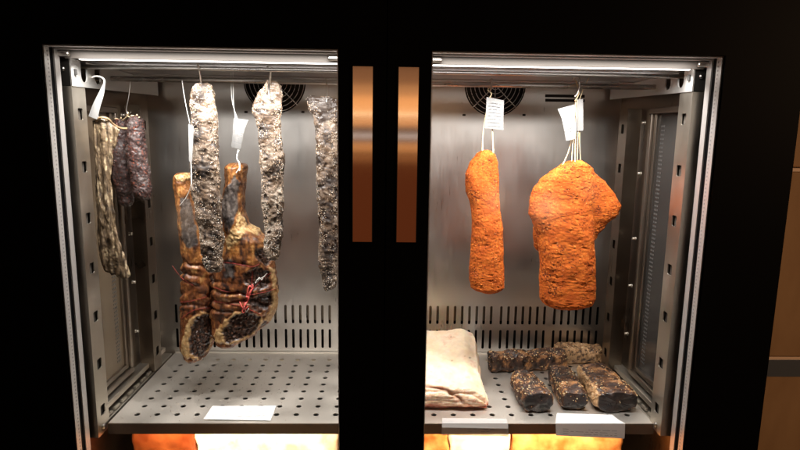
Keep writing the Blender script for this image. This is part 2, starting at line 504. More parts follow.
# left columns aligned to photo
def shelf(xa, xb, xhole, yhole0):
    m = MB(); to = lambda a, b, d: (a, b, ZS - d)
    y0, y1 = 1.083, YB - .004
    n = 9; ps = (r9.y - r1.y) / 8
    cols = []
    k = math.ceil((xa + .012 - xhole) / pxs)
    while xhole + k * pxs < xb - .012: cols.append(xhole + k * pxs); k += 1
    ya = yhole0 - ps / 2
    rect = lambda a0, a1, b0, b1: m.add([(a0, b0, ZS), (a1, b0, ZS), (a1, b1, ZS), (a0, b1, ZS)], [(0, 1, 2, 3)])
    rect(xa, xb, y0, ya); rect(xa, xb, ya + n * ps, y1)
    rect(xa, cols[0] - pxs / 2, ya, ya + n * ps); rect(cols[-1] + pxs / 2, xb, ya, ya + n * ps)
    for i in range(n):
        for c in cols:
            cell(m, c - pxs / 2, c + pxs / 2, ya + i * ps, ya + (i + 1) * ps, lambda a: .0058, c, ya + (i + .5) * ps, to, .0022, 20)
    m.add([(xa, y0, ZS - .0022), (xb, y0, ZS - .0022), (xb, ya, ZS - .0022), (xa, ya, ZS - .0022)], [(3, 2, 1, 0)])
    sh = m.build('shelf', M['shelf'], cab)
    m = MB(); m.box(xa, xb, y0 - .0025, y0, ZS - .022, ZS + .0012, .0006)
    m.build('shelf_lip', M['lip'], sh)
    m = MB(); m.box(xa + .002, xb - .002, y0 + .004, y1 - .01, ZS - .020, ZS - .018)
    m.build('added_shade_plate', M['dark'], sh)  # plate added to block the lower light, so the shelf holes look dark
    m = MB(); m.box(xa, xb, YB - .006, YB - .002, ZS - .001, ZS + .004, .001)
    m.build('shelf_upstand', M['shelf'], sh)
    return sh
hy = 1.112
ya_px = P(316, 414.6, 1.112)
# find the depth at which row 1 holes sit on the shelf plane
def on_shelf(px, py, z=None):
    z = ZS if z is None else z
    d = P(px, py, 1.0) - Vector((0, 0, ZC)); k = (z - ZC) / d.z
    return Vector((0, 0, ZC)) + d * k
r1 = on_shelf(316, 414.6); r9 = on_shelf(329.6, 360)
print('HOLES', r1, r9, on_shelf(137.6, 414), on_shelf(512, 416), on_shelf(175.5, 352), on_shelf(108, 423))
pxs = (on_shelf(335.2, 414.6).x - on_shelf(138, 414).x) / 10.0 if False else (on_shelf(316, 414.6).x - on_shelf(137.6, 414).x) / 9
shelf(xL0, xL1, r1.x, r1.y)
shelf(xR0, xR1, on_shelf(512, 416).x, r1.y)

# ---- LED strips under the ceiling, behind the doors
for (xa, xb, pz) in ((P(80, 57, 1.055).x, -.06, P(200, 57, 1.055).z), (.06, P(690, 62, 1.055).x, P(560, 61.5, 1.055).z)):
    m = MB(); m.box(xa, xb, 1.050, 1.058, ZCF - .004, ZCF - .0005, .001)
    m.build('led_strip', M['led'], cab)
    m = MB(); m.box(xa - .02, xb + .02, YI + .0015, 1.0455, ZCF - .003, zt + .004, .001)
    m.build('light_cover', M['cover'], cab)
def area(name, loc, size, rot, power, col, spread=180, shape=None):
    l = bpy.data.lights.new(name, 'AREA'); l.shape = 'RECTANGLE'; l.size, l.size_y = size
    if shape: l.shape = shape
    l.energy = power; l.color = col; l.spread = math.radians(spread)
    o = bpy.data.objects.new(name, l); C.objects.link(o); o.location = loc; o.rotation_euler = rot
    return o
for xc in (-.31, .31):
    area('cabinet_lamp', (xc, 1.054, ZCF - .006), (.46, .010), (math.radians(14), 0, 0), 4.9, (1, .965, .92), 135)
    area('added_door_light', (xc, 1.012, zt - .006), (.47, .006), (math.radians(16), 0, 0), .55, (1, .93, .86), 160)  # extra light added at the door top to brighten spacers and rail faces
    area('floor_lamp', (xc, 1.10, ZS - .03), (.42, .02), (math.radians(40), 0, 0), 1.7, (1, .76, .46), 150)

# ---- lower compartment
mb = MB(); mb.box(-XW, XW, 1.07, YB - .002, ZS - .30, ZS - .29)
mb.build('base_tray', M['shelf'], cab)

# ---- doors
def door(xo, xi, xa, xb, s):
    """outer edge xo, meeting edge xi, opening xa..xb"""
    lo, hi = min(xo, xi), max(xo, xi)
    zb = .16; zbo = .24
    bm = bmesh.new()
    m = MB()
    ztd = 1.74
    for (a0, a1, b0, b1) in ((lo, xa, zb, ztd), (xb, hi, zb, ztd), (xa, xb, zt, ztd), (xa, xb, zb, zbo)):
        m.box(a0, a1, YD, YI, b0, b1, 0)
    d = m.build('door', M['black'], cab)
    m = MB(); m.box(xa, xb, YD + .0015, YD + .0055, zbo, zt)
    m.build('glass_pane', M['glass'], d)
    # spacer bars of the double glazing: ribbed outer bar, plain inner bar
    m = MB()
    for (x, sg) in ((xa, 1), (xb, -1)):
        a0, a1 = sorted((x + sg * .0003, x + sg * .0022)); 
        m.box(a0, a1, YD + .0065, YD + .022, zbo, zt - .0024)
        a0, a1 = sorted((x + sg * .0003, x + sg * .0032)); 
        m.box(a0, a1, YD + .035, YD + .050, zbo, zt - .0034)
    m.box(xa, xb, YD + .0065, YD + .022, zt - .0022, zt - .0003)
    m.box(xa, xb, YD + .035, YD + .050, zt - .0032, zt - .0003)
    sp = m.build('spacer_bar', M['alu'], d)
    m = MB()
    for (x, sg) in ((xa, 1), (xb, -1)):
        for i in range(int((zt - zbo) / .007)):
            a0, a1 = sorted((x + sg * .0021, x + sg * .0026)); z = zbo + i * .007
            m.box(a0, a1, YD + .015, YD + .018, z, z + .003)
    m.build('spacer_perforation', simple('spacer_pinholes', (.28, .27, .26), .6), sp)
    m = MB()
    for (x, sg) in ((xa, 1), (xb, -1)):
        c = P(300, 60, YD)
        m = MB(); m.box(min(x, x + sg * .022), max(x, x + sg * .022), YD + .044, YD + .052, zt - .014, zt - .004, .003)
        m.build('hinge_pin', M['hook'], d, True)
    return d
dl = door(-XO, -.001, xl, il, -1)
dr = door(.001, XO, ir, xr, 1)
for d, xa, xb in ((dl, P(352.2, 150, YD - .002).x, P(373, 150, YD - .002).x), (dr, P(397, 150, YD - .002).x, P(418, 150, YD - .002).x)):
    z0, z1 = P(375, 241.5, YD).z, P(385, 67, YD).z
    # gently bowed plate
    vs = []; fs = []; n = 40
    for i in range(n + 1):
        z = z0 + (z1 - z0) * i / n; y = YD - .004 - .0002 * (1 - ((i / n) * 2 - 1) ** 2)
        vs += [(xa, YD - .0005, z), (xa, y + .001, z), (xa + .0012, y, z), (xb - .0012, y, z), (xb, y + .001, z), (xb, YD - .0005, z)]
    for i in range(n):
        for k in range(5): fs.append((i * 6 + k, i * 6 + k + 1, i * 6 + 7 + k, i * 6 + 6 + k))
    fs += [(5, 4, 3, 2, 1, 0), tuple(n * 6 + k for k in range(6))]
    ho = mesh_obj('handle', vs, fs, M['handle'], d)
    auto_smooth(ho, 30)

# ------------------------------------------------------------------ salt blocks in the lower compartment
def noisy(name, x0, x1, y0, y1, z0, z1, mat, amp=.003, seed=0, nx=24):
    bm = bmesh.new(); bmesh.ops.create_cube(bm, size=1)
    bmesh.ops.subdivide_edges(bm, edges=bm.edges[:], cuts=nx, use_grid_fill=True)
    for v in bm.verts:
        c = v.co.copy()
        r = .5 - .06
        k = Vector([max(-r, min(r, t)) for t in c]); d = c - k
        if d.length > 1e-6: c = k + d.normalized() * min(d.length, .06)
        v.co = Vector((x0 + (c.x + .5) * (x1 - x0), y0 + (c.y + .5) * (y1 - y0), z0 + (c.z + .5) * (z1 - z0)))
    bm.normal_update()
    for v in bm.verts:
        v.co += v.normal * amp * noise.fractal(v.co * 25 + Vector((seed, 0, 0)), .8, 2.1, 4)
    me = bpy.data.meshes.new(name); bm.to_mesh(me); bm.free(); me.materials.append(mat)
    me.polygons.foreach_set('use_smooth', [True] * len(me.polygons))
    o = bpy.data.objects.new(name, me); C.objects.link(o); return o
def saltmat(name, c1, c2):
    m, nt, b = newmat(name); L = nt.links
    tc = N_(nt, 'ShaderNodeTexCoord'); n = N_(nt, 'ShaderNodeTexNoise'); n.inputs['Scale'].default_value = 22; n.inputs['Detail'].default_value = 6
    L.new(tc.outputs['Object'], n.inputs[0])
    r = N_(nt, 'ShaderNodeValToRGB'); r.color_ramp.elements[0].color = (*c1, 1); r.color_ramp.elements[1].color = (*c2, 1)
    r.color_ramp.elements[0].position = .35; r.color_ramp.elements[1].position = .65
    L.new(n.outputs[0], r.inputs[0]); L.new(r.outputs[0], b.inputs['Base Color'])
    b.inputs['Roughness'].default_value = .45
    bp = N_(nt, 'ShaderNodeBump'); bp.inputs['Strength'].default_value = .5; bp.inputs['Distance'].default_value = .003; L.new(n.outputs[0], bp.inputs['Height']); L.new(bp.outputs[0], b.inputs['Normal'])
    return m
so = saltmat('orange_rock_salt', (.17, .028, .004), (.28, .065, .014))
sa = saltmat('amber_rock_salt', (.42, .11, .02), (.75, .36, .12))
sw = saltmat('pale_rock_salt', (.75, .5, .28), (.95, .88, .75))
YSB = 1.17
def sx(px): return P(px, 443, YSB).x
zs0, zs1 = ZS - .29, ZS - .045
blocks = [(132, 194, so, 'deep orange salt block under the left shelf, at the far left'),
          (195.5, 338, sw, 'wide pale glowing salt block under the left shelf beside the orange one'),
          (395, 449, sa, 'orange salt block under the right shelf next to the centre post'),
          (450.5, 511, sw, 'white glowing salt block below the half transparent shelf label'),
          (512.5, 622, sa, 'wide orange salt block below the folded label under the right shelf')]
for i, (a, b_, m_, lab) in enumerate(blocks):
    o = noisy('salt_block', sx(a), sx(b_), YSB, YSB + .12, zs0, zs1, m_, .006, i * 7.3)
    tag(o, lab, 'salt block', 'salt blocks below the shelves')

# ------------------------------------------------------------------ meats
def lerp_rows(rows, y):
    if y <= rows[0][0]: return rows[0][1:]
    for a, b in zip(rows, rows[1:]):
        if y <= b[0]:
            t = (y - a[0]) / (b[0] - a[0]); t2 = t * t * (3 - 2 * t) * .5 + t * .5
            return tuple(a[k] + (b[k] - a[k]) * t2 for k in range(1, len(a)))
    return rows[-1][1:]
def mixc(a, b, t):
    t = max(0, min(1, t)); return tuple(a[i] + (b[i] - a[i]) * t for i in range(3))
def sstep(a, b, x):
    t = max(0, min(1, (x - a) / (b - a))); return t * t * (3 - 2 * t)
def fbm(v, s, seed=0, o=4, H=.8):
    return noise.fractal(Vector(v) * s + Vector((seed, seed * .7, -seed)), H, 2.0, o)
def finish(name, vs, fs, mat, parent, dispf, colf):
    me = bpy.data.meshes.new(name); me.from_pydata(vs, [], fs); me.materials.append(mat)
    me.polygons.foreach_set('use_smooth', [True] * len(me.polygons)); me.update()
    bm = bmesh.new(); bm.from_mesh(me); bmesh.ops.recalc_face_normals(bm, faces=bm.faces[:]); bm.to_mesh(me); bm.free(); me.update()
    nors = [v.normal.copy() for v in me.vertices]; cos = [v.co.copy() for v in me.vertices]
    cols = []
    for i, v in enumerate(me.vertices):
        px = proj(cos[i])
        d = dispf(cos[i], nors[i], px)
        v.co = cos[i] + nors[i] * d
        cols += [*colf(cos[i], nors[i], px, d), 1.0]
    ca = me.color_attributes.new('Col', 'FLOAT_COLOR', 'POINT'); ca.data.foreach_set('color', cols)
    me.update()
    o = bpy.data.objects.new(name, me); C.objects.link(o)
    if parent: attach(o, parent)
    return o
def slab(name, rows, Y, thick, mat, parent, dispf, colf, nu=140, nv=110, n=2.6, cap=4.0, bend=0, ymin=None):
    """upright loft from outline rows (py, xl, xr) standing at depth Y; thick = half thickness in metres or fraction of width if >=.1"""
    vs = []; fs = []
    ya, yb = rows[0][0], rows[-1][0]
    for i in range(nu + 1):
        t = i / nu; t = .5 - .5 * math.cos(PI * t) if nu else t
        t = .35 * t + .65 * (i / nu)
        py = ya + (yb - ya) * t
        a, b = lerp_rows(rows, py)
        A, B = P(a, py, Y), P(b, py, Y)
        c = (A + B) / 2; hwv = (B - A) / 2
        e = min(py - ya, yb - py)
        k = math.sqrt(max(0, 1 - (1 - min(e / cap, 1)) ** 2)); k = max(k, .03)
        th = thick * hwv.length if thick >= .1 else thick
        th = th * (.25 + .75 * k) if True else th
        kw = .55 + .45 * k if 0 < e else .0
        if e <= 1e-6: kw = .02; th *= .05
        for j in range(nv):
            an = 2 * PI * j / nv; ca, sa_ = math.cos(an), math.sin(an)
            x = math.copysign(abs(ca) ** (2 / n), ca); y = math.copysign(abs(sa_) ** (2 / n), sa_)
            vs.append(tuple(c + hwv * x * kw + Vector((0, th * y + bend * math.sin(PI * t), 0))))
    for i in range(nu):
        for j in range(nv):
            fs.append((i * nv + j, i * nv + (j + 1) % nv, (i + 1) * nv + (j + 1) % nv, (i + 1) * nv + j))
    fs.append(tuple(range(nv))); fs.append(tuple(nu * nv + j for j in range(nv)))
    return finish(name, vs, fs, mat, parent, dispf, colf)
def scatter(src, name, count, size, cols, parent, mat=None, seed=1, filt=None, elong=1.0):
    rnd = random.Random(seed); me = src.data
    vs = []; fs = []; cl = []
    polys = list(me.polygons); n = 0; tries = 0
    while n < count and tries < count * 20:
        tries += 1
        p = rnd.choice(polys)
        if p.normal.y > .35: continue
        if filt and not filt(p.center, p.normal): continue
        c = p.center; r = size * rnd.uniform(.45, 1.25)
        ax = Vector((rnd.gauss(0, 1), rnd.gauss(0, 1), rnd.gauss(0, 1))).normalized(); b = ax.orthogonal().normalized(); q = ax.cross(b)
        base = len(vs); e = elong
        for k in range(5):
            a = 2 * PI * k / 5
            vs.append(c + (b * math.cos(a) + q * math.sin(a)) * r * rnd.uniform(.7, 1.1))
        vs.append(c + ax * r * e); vs.append(c - ax * r * e)
        for k in range(5):
            fs.append((base + k, base + (k + 1) % 5, base + 5)); fs.append((base + (k + 1) % 5, base + k, base + 6))
        col = rnd.choice(cols); f = rnd.uniform(.75, 1.2)
        for k in range(7): cl += [col[0] * f, col[1] * f, col[2] * f, 1]
        n += 1
    o = mesh_obj(name, vs, fs, mat or M['grain'])
    ca = o.data.color_attributes.new('Col', 'FLOAT_COLOR', 'POINT'); ca.data.foreach_set('color', cl)
    attach(o, parent); o['kind'] = 'stuff'
    return o
def inpoly(x, y, poly):
    c = False; j = len(poly) - 1
    for i in range(len(poly)):
        xi, yi = poly[i]; xj, yj = poly[j]
        if (yi > y) != (yj > y) and x < (xj - xi) * (y - yi) / (yj - yi) + xi: c = not c
        j = i
    return c
def pdist(x, y, poly):
    """signed distance in photo pixels, positive inside"""
    m = 1e9; j = len(poly) - 1
    for i in range(len(poly)):
        ax, ay = poly[j]; bx_, by = poly[i]; j = i
        dx, dy = bx_ - ax, by - ay; t = max(0, min(1, ((x - ax) * dx + (y - ay) * dy) / (dx * dx + dy * dy + 1e-9)))
        m = min(m, math.hypot(x - ax - dx * t, y - ay - dy * t))
    return m if inpoly(x, y, poly) else -m
def tr(poly, s, ox, oy): return [(a / s + ox, b / s + oy) for a, b in poly]

DK, MB_, PAL = (.018, .012, .009), (.10, .064, .040), (.24, .20, .155)
def strip_disp(seed, amp=1.0):
    def f(co, n, px):
        return amp * (.0034 * fbm(co, 30, seed, 3) + .0011 * fbm(co, 170, seed + 3, 3) + .0010 * fbm(co, 420, seed, 3) - .0022 * sstep(.3, .8, fbm(Vector((co.x, co.y, co.z * .6)), 80, seed + 7, 3)))
    return f
def strip_col(seed, dark=0.0, dpoly=None):
    def f(co, n, px, d):
        a = fbm(co, 620, seed, 2); b = fbm(co, 28, seed + 9, 3); c = fbm(Vector((co.x, co.y, co.z * .6)), 80, seed + 7, 3)
        t = .38 + a * .5 + b * .6 - dark - .45 * sstep(.2, .7, c)
        col = mixc(DK, MB_, sstep(.0, .45, t)); col = mixc(col, PAL, sstep(.45, 1.0, t))
        if dpoly:
            k = pdist(px[0] + fbm(co, 120, seed) * 2, px[1], dpoly)
            col = mixc(col, (.018, .012, .01), sstep(-1, 2, k) * .85)
        return col
    return f
GR = [(.62, .56, .47), (.5, .4, .3), (.7, .66, .6), (.4, .28, .18), (.5, .33, .2)]

# -- salted strips
def salted(label, rows, Y, seed, thick=.010, dark=0.0, dpoly=None, n=1400):
    t = thing('cured_meat_strip', label, 'cured meat', P((rows[-1][1] + rows[-1][2]) / 2, rows[-1][0], Y), 'salt crusted meat strips on hooks')
    o = slab('meat', rows, Y, thick, M['strip'], t, strip_disp(seed), strip_col(seed, dark, dpoly), nu=230, nv=110, n=3.2)
    scatter(o, 'salt_crust', int(n * 1.3), .0008, GR, t, seed=seed, filt=lambda c, nn: noise.noise(c * 60 + Vector((seed, 0, 0))) > -.15 + dark)
    return t
S1 = [(83, 197, 207), (86, 193, 211), (92, 191, 213), (110, 190.5, 216), (130, 191.5, 218), (160, 191, 219), (190, 191, 221), (205, 194, 221), (225, 198, 222), (245, 201, 223), (262, 204, 223), (272, 207, 220)]
s1 = salted('long salt crusted strip overlapping the two hams, on a tilted rod hook', S1, 1.13, 1, dpoly=[(193, 92), (204, 90), (206, 100), (199, 108), (195, 118), (192, 105)], n=1900)
S2 = [(81, 268, 277), (86, 264, 281), (95, 257, 283), (110, 252, 281.5), (122, 257, 281), (140, 259, 281.5), (160, 260, 284), (180, 261, 284), (200, 262, 283), (225, 264, 283), (245, 264, 281), (260, 266, 279)]
s2 = salted('pale crusted strip in front of the left fan grille, above the right ham', S2, 1.14, 22, dark=.02, n=1900)
S3 = [(95, 309, 330), (99, 306, 337), (108, 309, 339), (120, 314, 339), (130, 316, 339), (180, 317, 339), (240, 319, 339), (270, 320, 338), (282, 322, 336), (290, 325, 333)]
s3 = salted('dark topped salt crusted strip hanging beside the centre post', S3, 1.17, 41, dark=.10, dpoly=[(304, 90), (340, 92), (340, 118), (320, 124), (308, 110)], n=1600)
for k, (px, py, r) in enumerate([(286, 153, .006), (216, 141, .004)]):
    pass

# -- two salamis
def sal_d(seed):
    def f(co, n, px): return .0026 * fbm(co, 55, seed, 3) + .0011 * fbm(co, 240, seed, 3)
    return f
def sal_c(seed):
    def f(co, n, px, d):
        a = fbm(co, 260, seed, 3); b = fbm(co, 60, seed + 4, 3)
        col = mixc((.022, .012, .011), (.065, .034, .03), .5 + b * .6)
        col = mixc(col, (.20, .06, .035), sstep(.4, .65, a)); col = mixc(col, (.13, .115, .11), sstep(.1, .6, b) * .55)
        return mixc(col, (.015, .01, .01), sstep(.35, .7, -a))
    return f
for lab, rows, Y, sd in (('dark red salami hanging nearest the back rail, its top knotted to its twin', [(116, 131, 141), (121, 128, 144), (140, 126.5, 145.5), (160, 127.5, 147.5), (180, 131, 150), (192, 134, 152), (200, 139, 150)], 1.20, 5),
                         ('dark red salami between the golden dried hide and its twin', [(119, 113, 127), (128, 112, 128), (150, 111, 129), (170, 112, 131), (190, 116, 133), (202, 120, 133), (207, 123, 131)], 1.23, 15)):
    t = thing('salami', lab, 'sausage', P((rows[-1][1] + rows[-1][2]) / 2, rows[-1][0], Y), 'pair of dark salamis')
    o = slab('casing', rows, Y, .9, M['salami'], t, sal_d(sd), sal_c(sd), nu=130, nv=80, n=2.0, cap=7)
    scatter(o, 'mould_bloom', 200, .0007, [(.34, .15, .09), (.36, .32, .28), (.22, .08, .05)], t, seed=sd)
    m = MB()
    top = P((rows[0][1] + rows[0][2]) / 2, rows[0][0] + 1, Y)
    m.tube([top + Vector((0, 0, -.004)), P(127.5, 116, 1.205), P(128, 112, 1.2)], .0012, 6)
    for dx, dz in ((-.008, .003), (.006, .005), (.01, -.001)):
        m.tube([top, top + Vector((dx * .6, -.004, dz)), top + Vector((dx, -.006, dz * .6))], .0011, 6)
    m.build('knotted_end', M['twine'], t, True)

# -- golden dried hide strip
HR_ = [(117, 95, 104), (122, 93, 110), (130, 93.5, 119), (140, 94, 118), (155, 95, 113), (175, 95, 110), (200, 96, 112), (225, 97, 115), (250, 98, 122), (262, 100, 127), (270, 104, 130), (278, 118, 131.5)]
t = thing('dried_meat_strip', 'golden brown wrinkled flat dried strip hanging furthest left', 'cured meat', P(125, 278, 1.13))
def hd(co, n, px):
    u = px[0] - .07 * px[1]
    return .0022 * fbm(Vector((co.x * 2, co.y, co.z * .6)), 40, 3, 3) + .0015 * fbm(Vector((co.x * 3, co.y, co.z * .4)), 160, 7, 3) + .0010 * math.sin(u * .9 + 2 * fbm(co, 20, 2))
def hc(co, n, px, d):
    a = fbm(Vector((co.x * 3, co.y, co.z * .5)), 90, 11, 4); b = fbm(co, 200, 3, 3)
    col = mixc((.045, .03, .018), (.17, .115, .065), .5 + a * .7)
    col = mixc(col, (.30, .235, .145), sstep(.25, .7, a + b * .4)); return mixc(col, (.03, .02, .012), sstep(.3, .7, -a - b * .3))
ho = slab('dried_meat', HR_, 1.13, .005, M['hide'], t, hd, hc, nu=180, nv=90, n=2.2)
m = MB()
e1 = [P(*p) for p in ((96, 121, 1.128), (101, 117.5, 1.120), (108, 119, 1.125), (113, 124, 1.14), (120, 128, 1.155), (127, 128.5, 1.165))]
m.tube(e1, .0022, 8); m.build('rolled_edge', simple('rind', (.26, .17, .09), .4), t, True)
# tag on it
def ribbon(pts_l, pts_r, mat, name, parent, curl=0, inkmat=None, nlines=0, th=.0004):
    """thin card between two world polylines, with printed lines"""
    L_, R_ = catmull([Vector(p) for p in pts_l], 5) if len(pts_l) > 2 else [Vector(p) for p in pts_l], catmull([Vector(p) for p in pts_r], 5) if len(pts_r) > 2 else [Vector(p) for p in pts_r]
    vs = []; fs = []; n = len(L_)
    for a, b in zip(L_, R_):
        for k in range(7):
            u = k / 6; p = a.lerp(b, u) + Vector((0, -curl * math.sin(PI * u), 0)); vs.append(p)
    off = len(vs)
    vs += [v + Vector((0, th, 0)) for v in vs]
    for i in range(n - 1):
        for k in range(6):
            q = (i * 7 + k, i * 7 + k + 1, i * 7 + k + 8, i * 7 + k + 7); fs.append(q); fs.append(tuple(off + x for x in q[::-1]))
    for i in range(n - 1):
        for k in (0, 6):
            fs.append((i * 7 + k, (i + 1) * 7 + k, off + (i + 1) * 7 + k, off + i * 7 + k))
    for k in range(6):
        for i in (0, n - 1): fs.append((i * 7 + k, i * 7 + k + 1, off + i * 7 + k + 1, off + i * 7 + k))
    o = mesh_obj(name, vs, fs, mat, parent, True)
    auto_smooth(o, 40)
    return o
def lines(quad, rows, mat, parent, seed=0, off=(0, -.0012, 0), name='printed_text', w=.0011):
    """small unreadable print: short dashes on the card quad (tl,tr,br,bl)"""
    rnd = random.Random(seed); m = MB(); tl, tr_, br, bl = [Vector(q) for q in quad]; off = Vector(off)
    for i in range(rows):
        v = (i + .8) / (rows + .8); a = tl.lerp(bl, v); b = tr_.lerp(br, v); dn = (bl - tl).normalized() * w
        u = .08
        while u < .9:
            l = rnd.uniform(.03, .13); u2 = min(u + l, .92)
            if rnd.random() < .8:
                p, q = a.lerp(b, u) + off, a.lerp(b, u2) + off
                m.add([p, q, q + dn, p + dn], [(0, 1, 2, 3)])
            u = u2 + .03
        if rnd.random() < .2: continue
    return m.build(name, mat, parent)
ribbon([P(103.2, 83, 1.12), P(99, 92, 1.118), P(93, 104, 1.118), P(88.5, 116, 1.12)], [P(105.3, 84, 1.12), P(104, 94, 1.12), P(100, 108, 1.12), P(97.5, 119.5, 1.122)], M['paper'], 'tag', t, .002)
m = MB(); m.tube([P(*p) for p in ((91, 86, 1.13), (91, 79, 1.125), (95, 76.3, 1.12), (101, 77, 1.12), (104.3, 80, 1.12), (104.3, 85, 1.121))], .0016, 8)
m.tube([P(92, 114, 1.125), P(98, 116, 1.135), P(100, 121, 1.148)], .0009, 6)
m.build('tie', M['wtwine'], t, True)

# -- hams
def ham(label, rows, Y, seed, polys, thick, bulge):
    t = thing('smoked_ham', label, 'ham', P((rows[-1][1] + rows[-1][2]) / 2, rows[-1][0], Y), 'whole smoked hams on twine')
    rims, darks, blacks, golds, folds_y = polys
    def grow(p, k):
        cx = sum(a for a, b in p) / len(p); cy_ = sum(b for a, b in p) / len(p)
        return [(cx + (a - cx) * k, cy_ + (b - cy_) * k) for a, b in p]
    darks = [grow(p, 1.30) for p in darks[:1]] + darks[1:]
    def reg(co, n, px):
        wx = px[0] + 1.6 * fbm(co, 60, seed, 4); wy = px[1] + 1.6 * fbm(co, 90, seed + 5, 3)
        fr = n.y < .35
        r = max([pdist(wx, wy, p) for p in rims] + [-9]) if fr else -9
        d = max([pdist(wx, wy, p) for p in darks] + [-9]) if fr else -9
        b = max([pdist(wx, wy, p) for p in blacks] + [-9]) if fr else -9
        g = max([pdist(wx, wy, p) for p in golds] + [-9]) if fr else -9
        return r, d, b, g
    def disp(co, n, px):
        r, d, b, g = reg(co, n, px)
        k = .0018 * fbm(co, 40, seed, 3) + .0006 * fbm(co, 190, seed + 2, 3)
        k += .003 * sstep(-1, 1.5, r) - .0075 * sstep(-.8, 2.0, d) + .003 * abs(fbm(co, 130, seed + 8, 3)) * sstep(0, 2, d) * 1.6
        if b > -2: k += .003 * fbm(Vector((co.x * 3, co.y, co.z)), 35, seed, 2) * sstep(-2, 1, b)
        if g > -2: k += .003 * abs(fbm(co, 120, seed, 3)) * sstep(-2, 1, g)
        k2 = 0
        for fy, amp in folds_y:
            yy = px[1] + (px[0] - rows[len(rows) // 2][1]) * (-.12 + .1 * math.sin(fy * 1.7)) + 4.5 * fbm(co, 22, seed + fy * .03, 3)
            amp = amp * max(0, .65 + 1.1 * fbm(co, 16, seed + fy, 2))
            k2 -= amp * math.exp(-((yy - fy) / 1.5) ** 2)
            k2 += amp * .5 * math.exp(-((yy - fy - 4.5) / 3) ** 2)
        return k + k2 * (1 - sstep(-2, 0, r))
    def col(co, n, px, dd):
        r, d, b, g = reg(co, n, px)
        a = fbm(Vector((co.x * 2.2, co.y, co.z * .7)), 50, seed + 3, 4); c = fbm(co, 170, seed + 6, 3)
        base = mixc((.06, .019, .009), (.38, .15, .038), .42 + a * .7)
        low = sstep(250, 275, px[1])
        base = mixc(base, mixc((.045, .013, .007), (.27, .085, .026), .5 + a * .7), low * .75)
        base = mixc(base, (.42, .24, .085), sstep(.35, .85, a + c * .5) * .8)
        base = mixc(base, (.02, .012, .01), sstep(.35, .8, -a + c * .4) * .9)
        base = mixc(base, mixc((.3, .16, .06), (.55, .38, .18), .5 + c), sstep(-1, .6, g))
        base = mixc(base, mixc((.03, .026, .025), (.10, .088, .08), .5 + a), sstep(-1, .8, b) * .95)
        base = mixc(base, mixc((.30, .15, .05), (.56, .38, .18), .5 + c * .7 + a * .4), sstep(-.5, .6, r))
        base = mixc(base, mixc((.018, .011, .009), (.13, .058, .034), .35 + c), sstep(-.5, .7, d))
        for fy, amp in folds_y:
            pass
        return base
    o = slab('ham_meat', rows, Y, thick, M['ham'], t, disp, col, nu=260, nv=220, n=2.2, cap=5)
    return t, o
z2 = lambda p: tr(p, 4.28, 170, 260)
z3 = lambda p: tr(p, 4.5, 205, 150)
z4 = lambda p: tr(p, 4.29, 200, 245)
z1 = lambda p: tr(p, 4.5, 165, 165)
HL = [(173, 176, 189), (178, 174.5, 191), (200, 177, 197), (220, 179, 202), (240, 181, 206), (258, 183, 211), (272, 183, 213), (290, 182, 214), (310, 181, 214), (330, 181, 215), (345, 181, 213), (354, 184, 207), (360, 189, 198)]
hamL, hl = ham('smoked ham with brown grey shank, behind the salt crusted strip', HL, 1.22, 3,
    ([z2([(75, 422), (48, 390), (60, 320), (88, 250), (130, 222), (170, 225), (188, 255), (187, 330), (165, 385), (130, 418), (100, 426)])],
     [z2([(115, 265), (150, 250), (172, 262), (172, 330), (150, 375), (135, 400), (112, 395), (95, 385), (92, 345), (100, 300)])],
     [z1([(70, 150), (110, 150), (150, 350), (110, 380), (75, 330)])],
     [z1([(45, 48), (115, 35), (118, 60), (90, 72), (50, 75)])],
     [(262, .004), (273, .005), (283, .005), (294, .006), (303, .005), (312, .004)]), .034, 0)
HRr = [(163, 227, 247), (168, 227, 246), (180, 227, 245), (195, 224, 244), (212, 222, 244), (224, 224, 248), (232, 223, 260), (240, 221, 268), (252, 217, 273), (270, 214, 276), (290, 212, 278), (305, 212, 277), (320, 212, 270), (332, 213, 258), (340, 217, 243), (344, 222, 235)]
hamR, hr = ham('big smoked ham tied with red and white string, black skin on its shank', HRr, 1.21, 17,
    ([z4([(58, 385), (100, 330), (150, 285), (200, 285), (262, 310), (272, 330), (230, 378), (170, 415), (120, 427), (75, 418)]),
      z4([(296, 90), (322, 110), (332, 200), (330, 270), (300, 325), (268, 322), (300, 280), (312, 230), (305, 150)])],
     [z4([(110, 372), (140, 322), (190, 300), (240, 318), (228, 360), (170, 395), (125, 407)]),
      z4([(215, 235), (260, 215), (308, 200), (314, 240), (292, 282), (250, 292), (215, 270)]),
      z4([(180, 130), (240, 98), (300, 112), (296, 185), (235, 195), (185, 165)]),
      z4([(235, 20), (290, 10), (320, 60), (290, 90), (240, 60)])],
     [z3([(140, 108), (155, 150), (142, 270), (112, 375), (82, 320), (68, 230), (95, 175)]),
      z4([(100, 70), (135, 60), (150, 140), (110, 140)])],
     [z3([(150, 268), (190, 335), (262, 345), (235, 385), (190, 360), (150, 410), (100, 455), (95, 400), (138, 340)])],
     [(282, .005), (292, .006), (301, .005), (310, .006), (262, .002)]), .046, 0)
